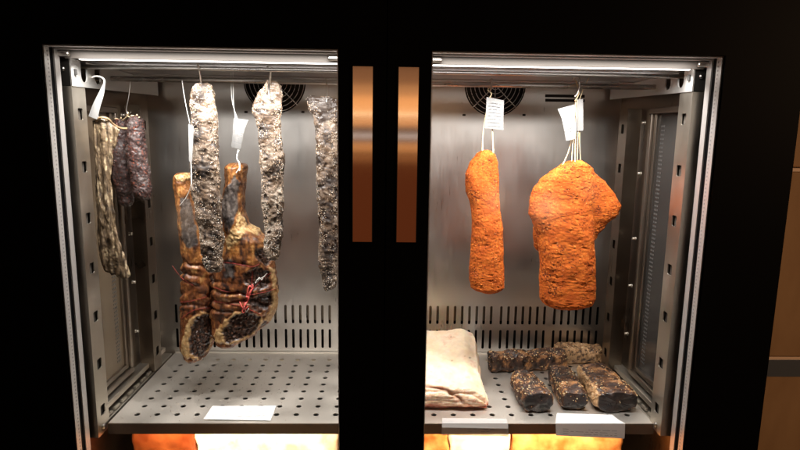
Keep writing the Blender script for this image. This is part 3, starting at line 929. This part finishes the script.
# knuckle bones and red white twine
for hm, rows, Y, mats in ((hamL, HL, 1.22, 0), (hamR, HRr, 1.21, 0)):
    pass
def surf(px, py, src, Y, lift=.0012):
    """point on the front of a meat mesh under a photo pixel"""
    o = Vector((0, 0, ZC)); d = (P(px, py, 1.0) - o).normalized()
    ok, loc, nn, i = src.ray_cast(o, d)
    return (loc + nn * lift) if ok else P(px, py, Y)
class RC:
    def __init__(s, ob):
        from mathutils.bvhtree import BVHTree
        s.b = BVHTree.FromPolygons([v.co for v in ob.data.vertices], [p.vertices[:] for p in ob.data.polygons])
    def ray_cast(s, o, d):
        l, n, i, _ = s.b.ray_cast(o, d)
        return (l is not None, l, n, i)
rl, rr_ = RC(hl), RC(hr)
def path_on(pts, src, Y, k=8, lift=.0012):
    q = catmull([Vector((a, b, 0)) for a, b in pts], k); return [surf(p.x, p.y, src, Y, lift) for p in q]
m = MB()
for pts in ([(80, 70), (150, 80), (220, 92), (255, 80)], [(60, 180), (120, 200), (200, 212), (260, 205), (325, 188)], [(62, 240), (120, 252), (180, 262)], [(185, 262), (230, 285), (262, 300)], [(180, 275), (200, 230), (235, 180), (275, 140), (305, 118)], [(175, 262), (215, 195), (225, 110)]):
    m.tube(path_on(z4(pts), rr_, 1.17), .0006, 6, smooth=False)
m.build('red_twine', M['red'], hamR, True)
m = MB()
for pts in ([(170, 245), (190, 275), (205, 262), (182, 290), (196, 250)], [(205, 215), (220, 190), (210, 180), (200, 225), (214, 205)], [(190, 270), (205, 235), (218, 200), (228, 170)]):
    m.tube(path_on(z4(pts), rr_, 1.17, lift=.0022), .0013, 6, smooth=False)
m.build('twine_knot', simple('pink_red_twine', (.75, .12, .1), .6), hamR, True)
for pts in ([(236, 165), (250, 140), (262, 150), (270, 135)], [(192, 262), (200, 285), (210, 270)], [(245, 155), (290, 120)]):
    m = MB(); m.tube(path_on(z4(pts), rr_, 1.17, lift=.0024), .0010, 6, smooth=False)
    m.build('white_twine', M['wtwine'], hamR, True)
m = MB()
for pts in ([(10, 25), (45, 70), (100, 110)], [(40, 180), (90, 175), (165, 155)], [(50, 250), (100, 215), (170, 205)]):
    m.tube(path_on(z2(pts), rl, 1.19), .0005, 6, smooth=False)
m.build('binding_twine', M['red'], hamL, True)
# white loops, strings and tags of the hams
m = MB()
m.tube([P(238.5, 150, 1.172), P(236.8, 158, 1.172), P(239.5, 164, 1.172), P(239.5, 171, 1.170)], .0016, 8)
m.tube([P(239.5, 168, 1.170), P(236, 173, 1.17), P(230, 182, 1.172), P(224, 196, 1.176)], .0008, 6)
m.tube([P(233, 70, 1.20), P(233.5, 100, 1.19), P(235.5, 119, 1.172)], .0006, 6)
m.tube([P(231, 72, 1.20), P(232, 100, 1.19), P(237.5, 119, 1.172)], .0006, 6)
m.build('string', M['wtwine'], hamR, True)
ribbon([P(233.5, 118, 1.172), P(233, 128, 1.168), P(232.3, 137, 1.168), P(231, 147, 1.172)], [P(248.5, 120, 1.170), P(245, 128, 1.166), P(243, 137, 1.166), P(240.5, 149, 1.170)], M['paper'], 'tag', hamR, .003)
lines((P(234, 119, 1.164), P(246, 121, 1.162), P(241, 147, 1.162), P(232, 145, 1.164)), 6, M['inkpale'], hamR, 4)
m = MB()
m.tube([P(182, 80, 1.16), P(185, 100, 1.155), P(190, 124, 1.15)], .0006, 6)
m.tube([P(191, 160, 1.12), P(191.3, 175, 1.118), P(191, 186, 1.117), P(186, 198, 1.14), P(179.5, 206, 1.19)], .0010, 6)
m.build('string', M['wtwine'], hamL, True)
ribbon([P(188.3, 124, 1.115), P(188.6, 142, 1.115), P(189, 161.5, 1.115)], [P(193.6, 126, 1.112), P(193, 142, 1.112), P(192, 161.5, 1.112)], M['paper'], 'tag', hamL, .0005)

# -- paprika slabs
PAP = ((.32, .058, .008), (.49, .105, .014), (.57, .16, .024))
def pd(seed):
    def f(co, n, px):
        r = abs(fbm(Vector((co.x, co.y, co.z * 1.8)), 75, seed, 4))
        return .0022 * fbm(co, 18, seed, 3) + .0008 * r + .0005 * fbm(Vector((co.x, co.y, co.z * 1.4)), 260, seed, 4) - .0009 * sstep(.35, .7, fbm(Vector((co.x * .7, co.y, co.z * 1.5)), 95, seed + 2, 3))
    return f
def pc(seed):
    def f(co, n, px, d):
        a = fbm(co, 55, seed, 4); b = fbm(co, 320, seed, 3)
        col = mixc(PAP[0], PAP[1], .55 + a * .6); col = mixc(col, PAP[2], sstep(.1, .7, b + a * .5) * .7)
        return mixc(col, (.10, .022, .008), sstep(.42, .7, -b + fbm(co, 30, seed + 4, 2) * .5))
    return f
O1 = [(150, 480, 491), (155, 476, 495), (163, 470, 497), (175, 466, 498), (190, 466.5, 498.5), (205, 470, 500), (230, 471.5, 502), (260, 470, 503.5), (278, 469, 504), (287, 471, 504), (293, 480, 500)]
O2 = [(160, 569, 583), (166, 560, 589), (172, 550, 592), (180, 540, 593), (190, 533, 592.5), (202, 530, 592), (213, 529.5, 592), (222, 533, 593), (235, 537, 593.5), (260, 540, 595), (285, 539.5, 595.5), (298, 540, 595), (305, 545, 592), (309, 556, 583)]
O3 = [(164, 574, 590), (172, 560, 594), (183, 548, 606), (195, 540, 615), (206, 535, 620.5), (214, 533, 618), (225, 533, 605), (236, 533, 597), (246, 534, 590), (255, 540, 580)]
prod = []
for lab, rows, Y, sd, th in (('narrow orange paprika crusted meat hanging on its own', O1, 1.20, 31, .022), ('wide orange paprika crusted slab in front of another', O2, 1.17, 37, .020), ('orange paprika crusted slab half hidden behind the wide one', O3, 1.215, 45, .017)):
    t = thing('paprika_meat', lab, 'cured meat', P((rows[-1][1] + rows[-1][2]) / 2, rows[-1][0], Y), 'orange paprika crusted meats')
    o = slab('meat', rows, Y, th, M['paprika'], t, pd(sd), pc(sd), nu=220, nv=170, n=2.5, cap=6)
    scatter(o, 'spice_crust', 900, .0008, [(.7, .22, .04), (.5, .1, .015), (.12, .04, .02), (.8, .35, .08)], t, seed=sd)
    prod.append((t, o))
t1, t2, t3 = [p[0] for p in prod]
m = MB()
for a, b in ((482, 484.5), (493, 491.5)):
    for d in (0, .0022): m.tube([P(a, 156, 1.19) + Vector((d, 0, -.004)), P((a + b) / 2, 130, 1.192) + Vector((d * .3, 0, 0)), P(489.5 + (b - 488) * .25, 99, 1.197)], .0008, 6)
m.tube([P(488, 100, 1.196), P(491.5, 94, 1.196), P(488, 90, 1.199), P(491, 86, 1.2)], .0013, 6)
m.build('string', M['twine'], t1, True)
ribbon([P(486.5, 97, 1.188), P(486, 112, 1.186), P(484.5, 128, 1.188)], [P(504, 100.5, 1.186), P(503.5, 115, 1.184), P(503.5, 130, 1.186)], M['paper'], 'tag', t1, .002)
lines((P(487.5, 99, 1.183), P(503, 102, 1.183), P(502.5, 129, 1.183), P(486, 127, 1.183)), 8, M['inkpale'], t1, 8)
m = MB()
m.tube([P(571.5, 162, 1.155), P(573.5, 135, 1.165), P(575.5, 102, 1.185)], .0010, 6)
m.tube([P(575, 164, 1.155), P(575.5, 135, 1.165), P(577, 100, 1.188)], .0010, 6)
m.tube([P(562, 166, 1.165), P(568, 153, 1.167), P(571.5, 139, 1.168)], .0011, 6)
m.tube([P(575, 101, 1.186), P(579, 92, 1.19), P(575.5, 80, 1.196)], .0014, 6)
m.build('string', M['twine'], t2, True)
ribbon([P(557.7, 109, 1.16), P(562, 120, 1.156), P(566, 141, 1.158)], [P(574.5, 104.5, 1.158), P(575.2, 120, 1.154), P(575.8, 138.5, 1.156)], M['paper'], 'tag', t2, .003)
lines((P(560, 111, 1.152), P(573, 107, 1.152), P(574, 136, 1.152), P(567, 138, 1.152)), 8, M['inkpale'], t2, 9)
m = MB()
m.tube([P(580.5, 163, 1.205), P(579.5, 135, 1.20), P(579, 100, 1.198)], .0010, 6)
m.tube([P(577, 163, 1.20), P(577.5, 150, 1.20), P(578, 132, 1.198)], .0010, 6)
m.tube([P(579, 101, 1.198), P(583, 90, 1.20), P(590, 76, 1.20)], .0008, 6)
m.build('string', M['twine'], t3, True)
ribbon([P(576.5, 99.5, 1.195), P(577, 115, 1.193), P(577, 131, 1.195)], [P(583, 99, 1.195), P(583.3, 115, 1.193), P(583.3, 130.5, 1.195)], M['paper'], 'tag', t3, .001)

# -- steel hooks over the rod
def hook(label, pts, r, mat='hook'):
    m = MB(); m.tube([P(*p) for p in pts], r, 10)
    o = m.build('meat_hook', M[mat], None, True); tag(o, label, 'hook', 'wire hooks holding the meat'); return o
hook('steel hook tilted across the ceiling above the long salted strip', [(193.5, 48.5, 1.10), (195, 56, 1.085), (199, 70, 1.10), (201.5, 84, 1.128), (203, 95, 1.131), (207, 97, 1.118)], .0018)
hook('short bright hook through the top of the strip before the fan', [(266, 69, 1.11), (269.5, 67, 1.10), (270.5, 74, 1.11), (269, 86, 1.128), (269.5, 98, 1.128), (273, 100, 1.122)], .0022)
hook('thin wire hook on the strip beside the centre post', [(325, 78, 1.20), (326.5, 82, 1.185), (327, 92, 1.165), (326.5, 103, 1.155)], .0012)
hook('thin wire hook holding the pair of salamis', [(131, 78, 1.20), (130.5, 84, 1.20), (128.5, 98, 1.20), (126.5, 109, 1.20), (128, 114, 1.20), (131, 112, 1.198)], .0009)
hook('thin wire hook holding the narrow orange meat', [(487, 84, 1.20), (491.5, 79, 1.194), (491.5, 85, 1.19), (490, 92, 1.197)], .0016)
hook('wire hook holding the two overlapping orange slabs', [(573, 80, 1.205), (576.5, 76, 1.20), (579.5, 80, 1.19), (578, 92, 1.19), (574.5, 97, 1.19)], .0020)

# -- pieces lying on the shelf
def loft_block(name, label, p0, p1, w0, w1, h0, h1, mat, dispf, colf, group, cat='cured meat', n=3.2, nu=120, nv=120, roll=0, ztop=None, thingname=None, cap=.10, endtilt=0):
    """piece lying on the shelf from p0 (near end) to p1 (far end); widths and heights in metres"""
    p0, p1 = Vector(p0), Vector(p1); ax = (p1 - p0); Lh = ax.length; ax.normalize(); sd = ax.cross(Vector((0, 0, 1))).normalized()
    t = thing(thingname or name, label, cat, (p0 + p1) / 2, group)
    vs = []; fs = []
    us = [0, .0006, .0012, .002, .003, .006] ; us = us + [.012 + (1 - .024) * q_ / (nu - 12) for q_ in range(nu - 11)] + [1 - q_ for q_ in us[::-1]]
    for i in range(nu + 1):
        u = us[i]; w = w0 + (w1 - w0) * u; h = h0 + (h1 - h0) * u
        e = min(u, 1 - u) / cap
        k = (1 - (1 - min(e, 1)) ** 2.6) ** (1 / 2.6) if e < 1 else 1
        kk = .72 + .28 * k
        ii = min(i, nu - i)
        if ii < 5: kk = (.02, .2, .4, .58, .70)[ii]
        for j in range(nv):
            an = 2 * PI * j / nv + roll; ca, sa_ = math.cos(an), math.sin(an)
            x = math.copysign(abs(ca) ** (2 / n), ca); y = math.copysign(abs(sa_) ** (2 / n), sa_)
            c = p0 + ax * Lh * u
            z = h / 2 + h / 2 * y * kk
            vs.append(tuple(c + sd * (w / 2 * x * kk) + Vector((0, 0, z)) + ax * endtilt * (1 - u) * y * h * (1 if u < .3 else .0)))
    for i in range(nu):
        for j in range(nv):
            fs.append((i * nv + j, i * nv + (j + 1) % nv, (i + 1) * nv + (j + 1) % nv, (i + 1) * nv + j))
    fs.append(tuple(range(nv))); fs.append(tuple(nu * nv + j for j in range(nv)))
    o = finish(mat[0], vs, fs, mat[1], t, dispf, lambda co, nn, px, d: colf(co, nn, px, d, (Vector(co) - p0).dot(ax) / Lh, (Vector(co) - p0).dot(sd) / (w0 / 2), (co.z - p0.z) / h0, nn.dot(ax), nn.dot(sd)))
    return t, o
def bd(seed):
    def f(co, n, px):
        k = .0050 * fbm(co, 26, seed, 3) + .0018 * fbm(co, 110, seed, 3) + .0005 * fbm(co, 500, seed, 2)
        return max(k, ZS + .0006 - co.z) if n.z < -.6 else k
    return f
def bc(seed, fatside=0, enddark=1, pale=0):
    def f(co, n, px, d, u, v, h, na, ns):
        a = fbm(co, 60, seed, 4); b = fbm(co, 220, seed, 3)
        col = mixc((.022, .012, .009), (.12, .05, .024), .45 + a * .7)
        col = mixc(col, (.42, .2, .075), sstep(.15, .6, a + b * .4) * .85)
        if pale: col = mixc(mixc((.30, .16, .07), (.62, .38, .19), .5 + a), (.06, .03, .018), sstep(.15, .6, b - a * .5 + .1))
        if fatside:
            k = sstep(.45, .75, ns * fatside + a * .25)
            col = mixc(col, mixc((.42, .22, .09), (.72, .46, .24), .5 + b), k)
        if enddark and abs(na) > .55:
            k = sstep(.55, .85, abs(na)); col = mixc(col, mixc((.008, .006, .006), (.034, .018, .013), .5 + a), k)
        return col
    return f
SEED = [(.78, .58, .30), (.7, .45, .2), (.85, .72, .45), (.35, .16, .07), (.55, .3, .13), (.03, .02, .015)]
def S(px, py): return on_shelf(px, py)
grp = 'spice crusted bacon pieces on the right shelf'
specs = [
 ('bacon_piece', 'front row bacon piece with blunt black end, nearest the white fat slab', S(538, 413), S(521, 386.5), .066, .054, .046, .043, 51, 0, 0, 1, 420),
 ('bacon_piece', 'narrow seed crusted bacon piece in the middle of the front row', S(574, 411), S(559, 383), .052, .058, .043, .046, 57, 0, 0, 1, 420),
 ('bacon_piece', 'thick bacon piece with tan fat side and dark end, right end of the front row', S(617, 413), S(590, 380), .092, .074, .048, .047, 63, -1, 0, 1, 460),
 ('bacon_piece', 'long dark crusted bacon piece lying crosswise in the back row', S(489, 370), S(564, 366), .048, .050, .046, .045, 71, 0, 0, 1, 460),
 ('bacon_piece', 'tan fatty bacon piece at the right of the back row', S(556, 361), S(601, 360), .055, .055, .046, .038, 77, 0, 1, 0, 240),
]
for (nm, lab, a, b, w0, w1, h0, h1, sd, fs_, pale, ed, ng) in specs:
    t, o = loft_block('bacon_piece', lab, a, b, w0, w1, h0, h1, ('bacon_meat', M['bacon']), bd(sd), bc(sd, fs_, ed, pale), grp, n=3.6, roll=.0, cap=.10)
    scatter(o, 'spice_crust', int(ng * .6), .0017, SEED, t, seed=sd, filt=lambda c, nn: nn.z > .15 and abs(nn.y) < .9)

# -- pale pork fat slab
def make_fat():
    t = thing('pork_fat_slab', 'large cream white slab of pork back fat lying on the right shelf', 'meat', (.11, 1.2, ZS))
    X1 = S(488, 406).x; X0 = .025
    nx, ny, nz = 110, 110, 26
    def pos(u, v, w):
        # u across, v front->back, w bottom->top
        xa, xb = X0, X1 - .004 * math.sin(v * 5)
        y = 1.137 + .245 * v
        y -= .010 * (w) * (1 - v) * 0
        x = xa + (xb - xa) * u
        htop = .040 + .062 * v ** .9 + .006 * math.sin(u * 4 + v * 3) - .016 * sstep(.80, 1, u)
        return Vector((x, y, ZS + .001 + htop * w))
    vs = []; idx = {}; fs = []
    def vid(i, j, k):
        if (i, j, k) not in idx:
            u, v, w = i / nx, j / ny, k / nz
            # round corners by pulling inward
            r = .035
            def rr(t, r): return t
            p = pos(u, v, w); c = pos(.5, .5, .5)
            e = [min(u, 1 - u) / .04, min(v, 1 - v) / .05, min(w, 1 - w) / .35]
            q = sum(max(0, 1 - x) ** 2 for x in e)
            if q > 1: 
                s_ = (math.sqrt(q) - 1)
                p = p + (Vector((.5 - u, .5 - v, .0)) * .018 + Vector((0, 0, (.5 - w) * .02))) * s_ * 2
            idx[(i, j, k)] = len(vs); vs.append(tuple(p))
        return idx[(i, j, k)]
    def quad(a, b, c, d): fs.append((vid(*a), vid(*b), vid(*c), vid(*d)))
    for i in range(nx):
        for j in range(ny):
            quad((i, j, nz), (i + 1, j, nz), (i + 1, j + 1, nz), (i, j + 1, nz)); quad((i, j, 0), (i, j + 1, 0), (i + 1, j + 1, 0), (i + 1, j, 0))
        for k in range(nz):
            quad((i, 0, k), (i + 1, 0, k), (i + 1, 0, k + 1), (i, 0, k + 1)); quad((i, ny, k), (i, ny, k + 1), (i + 1, ny, k + 1), (i + 1, ny, k))
    for j in range(ny):
        for k in range(nz):
            quad((0, j, k), (0, j, k + 1), (0, j + 1, k + 1), (0, j + 1, k)); quad((nx, j, k), (nx, j + 1, k), (nx, j + 1, k + 1), (nx, j, k + 1))
    fold = [(424, 385.5), (436, 388), (448, 391), (456, 396), (462, 401)]
    def fd(px):
        m_ = 1e9
        for (ax, ay), (bx_, by) in zip(fold, fold[1:]):
            dx, dy = bx_ - ax, by - ay; t_ = max(0, min(1, ((px[0] - ax) * dx + (px[1] - ay) * dy) / (dx * dx + dy * dy)))
            m_ = min(m_, math.hypot(px[0] - ax - dx * t_, px[1] - ay - dy * t_))
        return m_
    def disp(co, n, px):
        k = .0028 * fbm(co, 22, 5, 3) + .0006 * fbm(co, 120, 5, 3)
        if n.y < -.2 or px[1] > 380:
            k -= .007 * math.exp(-(fd(px) / 1.6) ** 2)
            if n.y < -.5: k += .0025 * fbm(Vector((co.x * .5, co.y, co.z * 3)), 70, 9, 3)
        return k if n.z > -.5 else 0
    def col(co, n, px, d):
        a = fbm(co, 28, 3, 4); b = fbm(co, 150, 3, 3)
        c = mixc((.80, .58, .38), (.88, .73, .54), .5 + a * .8)
        c = mixc(c, (.70, .34, .20), sstep(.35, .8, a + b * .3) * .5)
        c = mixc(c, (.30, .08, .04), math.exp(-(fd(px) / 1.8) ** 2) * .75)
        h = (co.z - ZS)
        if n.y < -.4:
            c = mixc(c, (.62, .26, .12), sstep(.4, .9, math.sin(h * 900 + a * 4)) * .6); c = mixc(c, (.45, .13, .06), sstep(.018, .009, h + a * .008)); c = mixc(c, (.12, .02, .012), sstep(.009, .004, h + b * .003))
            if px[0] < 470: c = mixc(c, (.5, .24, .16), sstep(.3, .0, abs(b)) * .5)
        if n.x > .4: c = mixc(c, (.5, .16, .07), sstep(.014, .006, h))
        for (qx, qy, r) in ((452, 360, 1.3), (470, 357.5, 1.6), (465, 356, .8), (451, 337, 1.0), (483, 373, 1.2)):
            c = mixc(c, (.13, .05, .03), sstep(r, r * .3, math.hypot(px[0] - qx, (px[1] - qy) * 1.5)) * .8)
        return c
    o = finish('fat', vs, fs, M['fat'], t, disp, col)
make_fat()

# ------------------------------------------------------------------ paper labels on the shelves
def paper(label, pts, mat, seed, nrows):
    """pts: polyline pairs (left,right) from back to front; thin card with thickness"""
    vs = []; fs = []
    rowsn = []
    for (a, b) in pts: rowsn.append([Vector(a).lerp(Vector(b), k / 10) for k in range(11)])
    n = len(rowsn)
    for r in rowsn: vs += r
    off = len(vs)
    for r in rowsn: vs += [v + Vector((0, .0003, -.0003)) for v in r]
    for i in range(n - 1):
        for k in range(10):
            q = (i * 11 + k, i * 11 + k + 1, i * 11 + k + 12, i * 11 + k + 11); fs.append(q); fs.append(tuple(off + x for x in q[::-1]))
    o = mesh_obj('paper_label', vs, fs, mat)
    tag(o, label, 'label', 'white paper labels on the shelves')
    return o
up = lambda v, d=.0012: Vector(v) + Vector((0, 0, d))
l1 = paper('white paper label lying flat on the left shelf near its front edge', [(up(S(212.5, 406.5)), up(S(276, 407.5), .004)), (up(S(208, 413)), up(S(273.5, 414), .002)), (up(S(203.5, 420.5), .003), up(S(270.5, 421.5), .002))], M['card'], 1, 4)
lines((S(214, 408), S(273, 409), S(269, 420), S(206, 419)), 5, simple('faint_print', (.52, .52, .54), .7), l1, 2, (0, 0, .0045), w=.0014)
yf = 1.0795
def FRT(px, py, y=yf): return P(px, py, y)
# label folded over the right shelf edge
z_e = ZS + .0026
def E(px): 
    v = P(px, 426, yf); return Vector((v.x, yf, z_e))
l2 = paper('white paper label folded over the shelf edge below the bacon pieces', [(up(S(557, 414), .002), up(S(612, 415.5), .002)), (up(S(556, 419), .003), up(S(618.5, 421), .003)), (E(555.5), E(625)), (FRT(556, 435.5, yf - .001), FRT(624.5, 438.5, yf - .001))], M['card'], 2, 4)
lines((FRT(557, 426.5, yf - .0015), FRT(622, 429, yf - .0015), FRT(622, 438, yf - .0015), FRT(558, 435, yf - .0015)), 3, M['ink'], l2, 5, (0, -.001, 0), w=.0007)
def filmmat():
    m, nt, b = newmat('translucent_label_film')
    b.inputs['Base Color'].default_value = (.85, .82, .8, 1); b.inputs['Roughness'].default_value = .35; b.inputs['Alpha'].default_value = .55
    return m
l3 = paper('half transparent label folded over the shelf edge below the fat slab', [(up(S(442, 419), .002), up(S(506, 419.5), .002)), (up(S(442, 422), .002), up(S(507, 422.5), .002)), (E(442), E(508)), (FRT(441.5, 435, yf - .001), FRT(508.5, 436.5, yf - .001))], filmmat(), 3, 4)
l3b = mesh_obj('printed_patch', [E(442) + Vector((0, -.0006, -.0002)), E(508) + Vector((0, -.0006, -.0002)), FRT(508.2, 428.6, yf - .0022), FRT(442, 427.5, yf - .0022)], [(0, 1, 2, 3)], M['card'], l3)
lines((FRT(446, 426, yf - .003), FRT(500, 427, yf - .003), FRT(500, 434, yf - .003), FRT(446, 433, yf - .003)), 2, M['ink'], l3, 6, (0, -.001, 0), w=.0006)

rnd = random.Random(5); vs = []; fs = []; cl = []
for i in range(620):
    if i < 380: x, y = rnd.gauss(-.40, .09), rnd.uniform(1.09, 1.44)
    else: x, y = rnd.choice([rnd.uniform(-.54, -.06), rnd.gauss(.38, .08)]), rnd.uniform(1.09, 1.44)
    if not (-.55 < x < -.04 or .05 < x < .55): continue
    if abs(x) > .52 and rnd.random() < .5: continue
    q = rnd.uniform(.0003, .0012); b0_ = len(vs)
    for k in range(4):
        a = PI / 2 * k + rnd.random(); vs.append((x + q * math.cos(a), y + q * math.sin(a), ZS + .0002))
    vs.append((x, y, ZS + q * 1.3)); fs += [(b0_ + k, b0_ + (k + 1) % 4, b0_ + 4) for k in range(4)]
    c = rnd.choice([(.8, .76, .68), (.6, .5, .38), (.75, .7, .6), (.25, .15, .09)]); cl += [*c, 1] * 5
cr = mesh_obj('salt_crumbs', vs, fs, M['grain']); ca = cr.data.color_attributes.new('Col', 'FLOAT_COLOR', 'POINT'); ca.data.foreach_set('color', cl)
tag(cr, 'loose salt and spice crumbs strewn over the perforated shelves', 'crumbs', kind='stuff')

# ------------------------------------------------------------------ cardboard boxes right of the cabinet
def cardmat():
    m, nt, b = newmat('cardboard'); L = nt.links
    tc = N_(nt, 'ShaderNodeTexCoord'); mp = N_(nt, 'ShaderNodeMapping'); mp.inputs['Scale'].default_value = (7, 7, 3); L.new(tc.outputs['Object'], mp.inputs[0])
    n = N_(nt, 'ShaderNodeTexNoise'); n.inputs['Scale'].default_value = 3; n.inputs['Detail'].default_value = 6; L.new(mp.outputs[0], n.inputs[0])
    r = N_(nt, 'ShaderNodeValToRGB'); r.color_ramp.elements[0].color = (.26, .14, .06, 1); r.color_ramp.elements[1].color = (.42, .25, .12, 1)
    L.new(n.outputs[0], r.inputs[0]); L.new(r.outputs[0], b.inputs['Base Color']); b.inputs['Roughness'].default_value = .8
    bp = N_(nt, 'ShaderNodeBump'); bp.inputs['Strength'].default_value = .4; bp.inputs['Distance'].default_value = .002; L.new(n.outputs[0], bp.inputs['Height']); L.new(bp.outputs[0], b.inputs['Normal'])
    return m
CB = cardmat(); TAPE = simple('grey_tape', (.09, .10, .12), .35)
YX = 1.12
bx0 = XO + .012
za = P(790, 168, YX).z; zb = P(785, 357, YX).z
stack = [(zb - .42, zb - .001, 'lower cardboard box with grey tape along its top edge, right of cabinet', bx0 + .004, YX + .004),
         (zb, za, 'middle cardboard box of the stack right of the cabinet', bx0, YX),
         (za + .001, za + .25, 'upper cardboard box at the right frame edge, just above the pale seam', bx0 + .006, YX + .01)]
for i, (z0, z1, lab, xx, yy) in enumerate(stack):
    t = thing('cardboard_box', lab, 'box', (xx + .2, yy + .15, z0), 'stack of cardboard boxes')
    m = MB(); m.box(xx, xx + .4, yy, yy + .3, z0, z1 - .0075, .003)
    o = m.build('box_body', CB, t)
    m = MB(); m.box(xx - .001, xx + .401, yy - .001, yy + .301, z1 - .0073, z1 - .0003, .001)
    m.build('top_flap', simple('pale_cardboard_edge', (.8, .58, .42), .8), t)
    if i == 0:
        m = MB(); m.box(xx - .001, xx + .4005, yy - .0018, yy - .0003, z1 - .044, z1 - .006, .0004)
        m.build('tape', TAPE, t)
        m = MB()
        for k, dx in enumerate((.012, .022)):
            m.tube([(xx + dx, yy - .001, z1 - .05), (xx + dx + .004, yy - .003, z1 - .1), (xx + dx - .002, yy - .002, z1 - .16), (xx + dx + .002, yy - .001, z1 - .28)], .003, 8)
        m.build('creased_corner', CB, t, True)

# floor far below, carrying cabinet and boxes
mb = MB(); mb.box(-2.5, 2.5, -2.5, 3, -.02, .0)
fl = mb.build('floor', simple('dark_floor', (.03, .028, .025), .6)); fl['kind'] = 'structure'


m = MB(); m.box(-XO + .05, XO - .05, 1.08, 1.55, 0.0, ZBOT)
m.build('plinth', M['black'], cab)
m = MB(); m.box(bx0 + .004, bx0 + .40, YX + .02, YX + .3, 0.0, zb - .422)
o = m.build('pallet_crate', CB); tag(o, 'plain cardboard carton under the box stack, below the picture edge', 'box')

# ------------------------------------------------------------------ lights added behind the viewer for reflections and the boxes
R90 = math.radians(90)
for z, h, L, col in ((.345, .12, .22, (1, .50, .26)), (.25, .07, .5, (1, .52, .24)), (.165, .10, 1.0, (1, .50, .2)), (.105, .012, 3.0, (1, .74, .5)), (.06, .06, .8, (1, .50, .22)), (-.03, .02, 1.2, (.8, .8, .9)), (-.10, .06, .65, (1, .48, .18)), (-.17, .05, .25, (1, .4, .15)), (-.50, .60, .085, (1, .24, .07))):
    area('added_room_light', (0, -1.6, ZC + z), (.9, h), (R90, 0, 0), 1.1 * L * PI * .9 * h, col)  # strips added to give the handles banded reflections
for x, z, wd, h, L in ((.70, -.42, .10, .16, 2.2), (1.02, -.46, .16, .14, 2.6), (1.28, -.34, .10, .12, 1.2), (-1.25, -.55, .12, .2, 1.2)):
    area('added_room_light', (x, -1.6, ZC + z), (wd, h), (R90, 0, 0), 2.2 * L * PI * wd * h, (1, .66, .42), 180, 'ELLIPSE')  # ellipses added to give soft reflections in the door glass
area('added_room_light', (2.4, -.6, ZC + .5), (.5, .5), (math.radians(75), 0, math.radians(45)), 9, (1, .62, .35), 120)  # added to light the cardboard boxes

# ------------------------------------------------------------------ world
w = bpy.data.worlds.new('World'); bpy.context.scene.world = w; w.use_nodes = True
bg = w.node_tree.nodes['Background']; bg.inputs[0].default_value = (.9, .6, .4, 1); bg.inputs[1].default_value = .01
vs_ = bpy.context.scene.view_settings
vs_.view_transform = 'Standard'; vs_.look = 'None'; vs_.exposure = 0; vs_.gamma = 1
cy = bpy.context.scene.cycles
cy.use_denoising = True
cy.max_bounces = 10; cy.diffuse_bounces = 4; cy.glossy_bounces = 5; cy.transparent_max_bounces = 16
cy.sample_clamp_indirect = 4; cy.caustics_reflective = True; cy.blur_glossy = 1.0
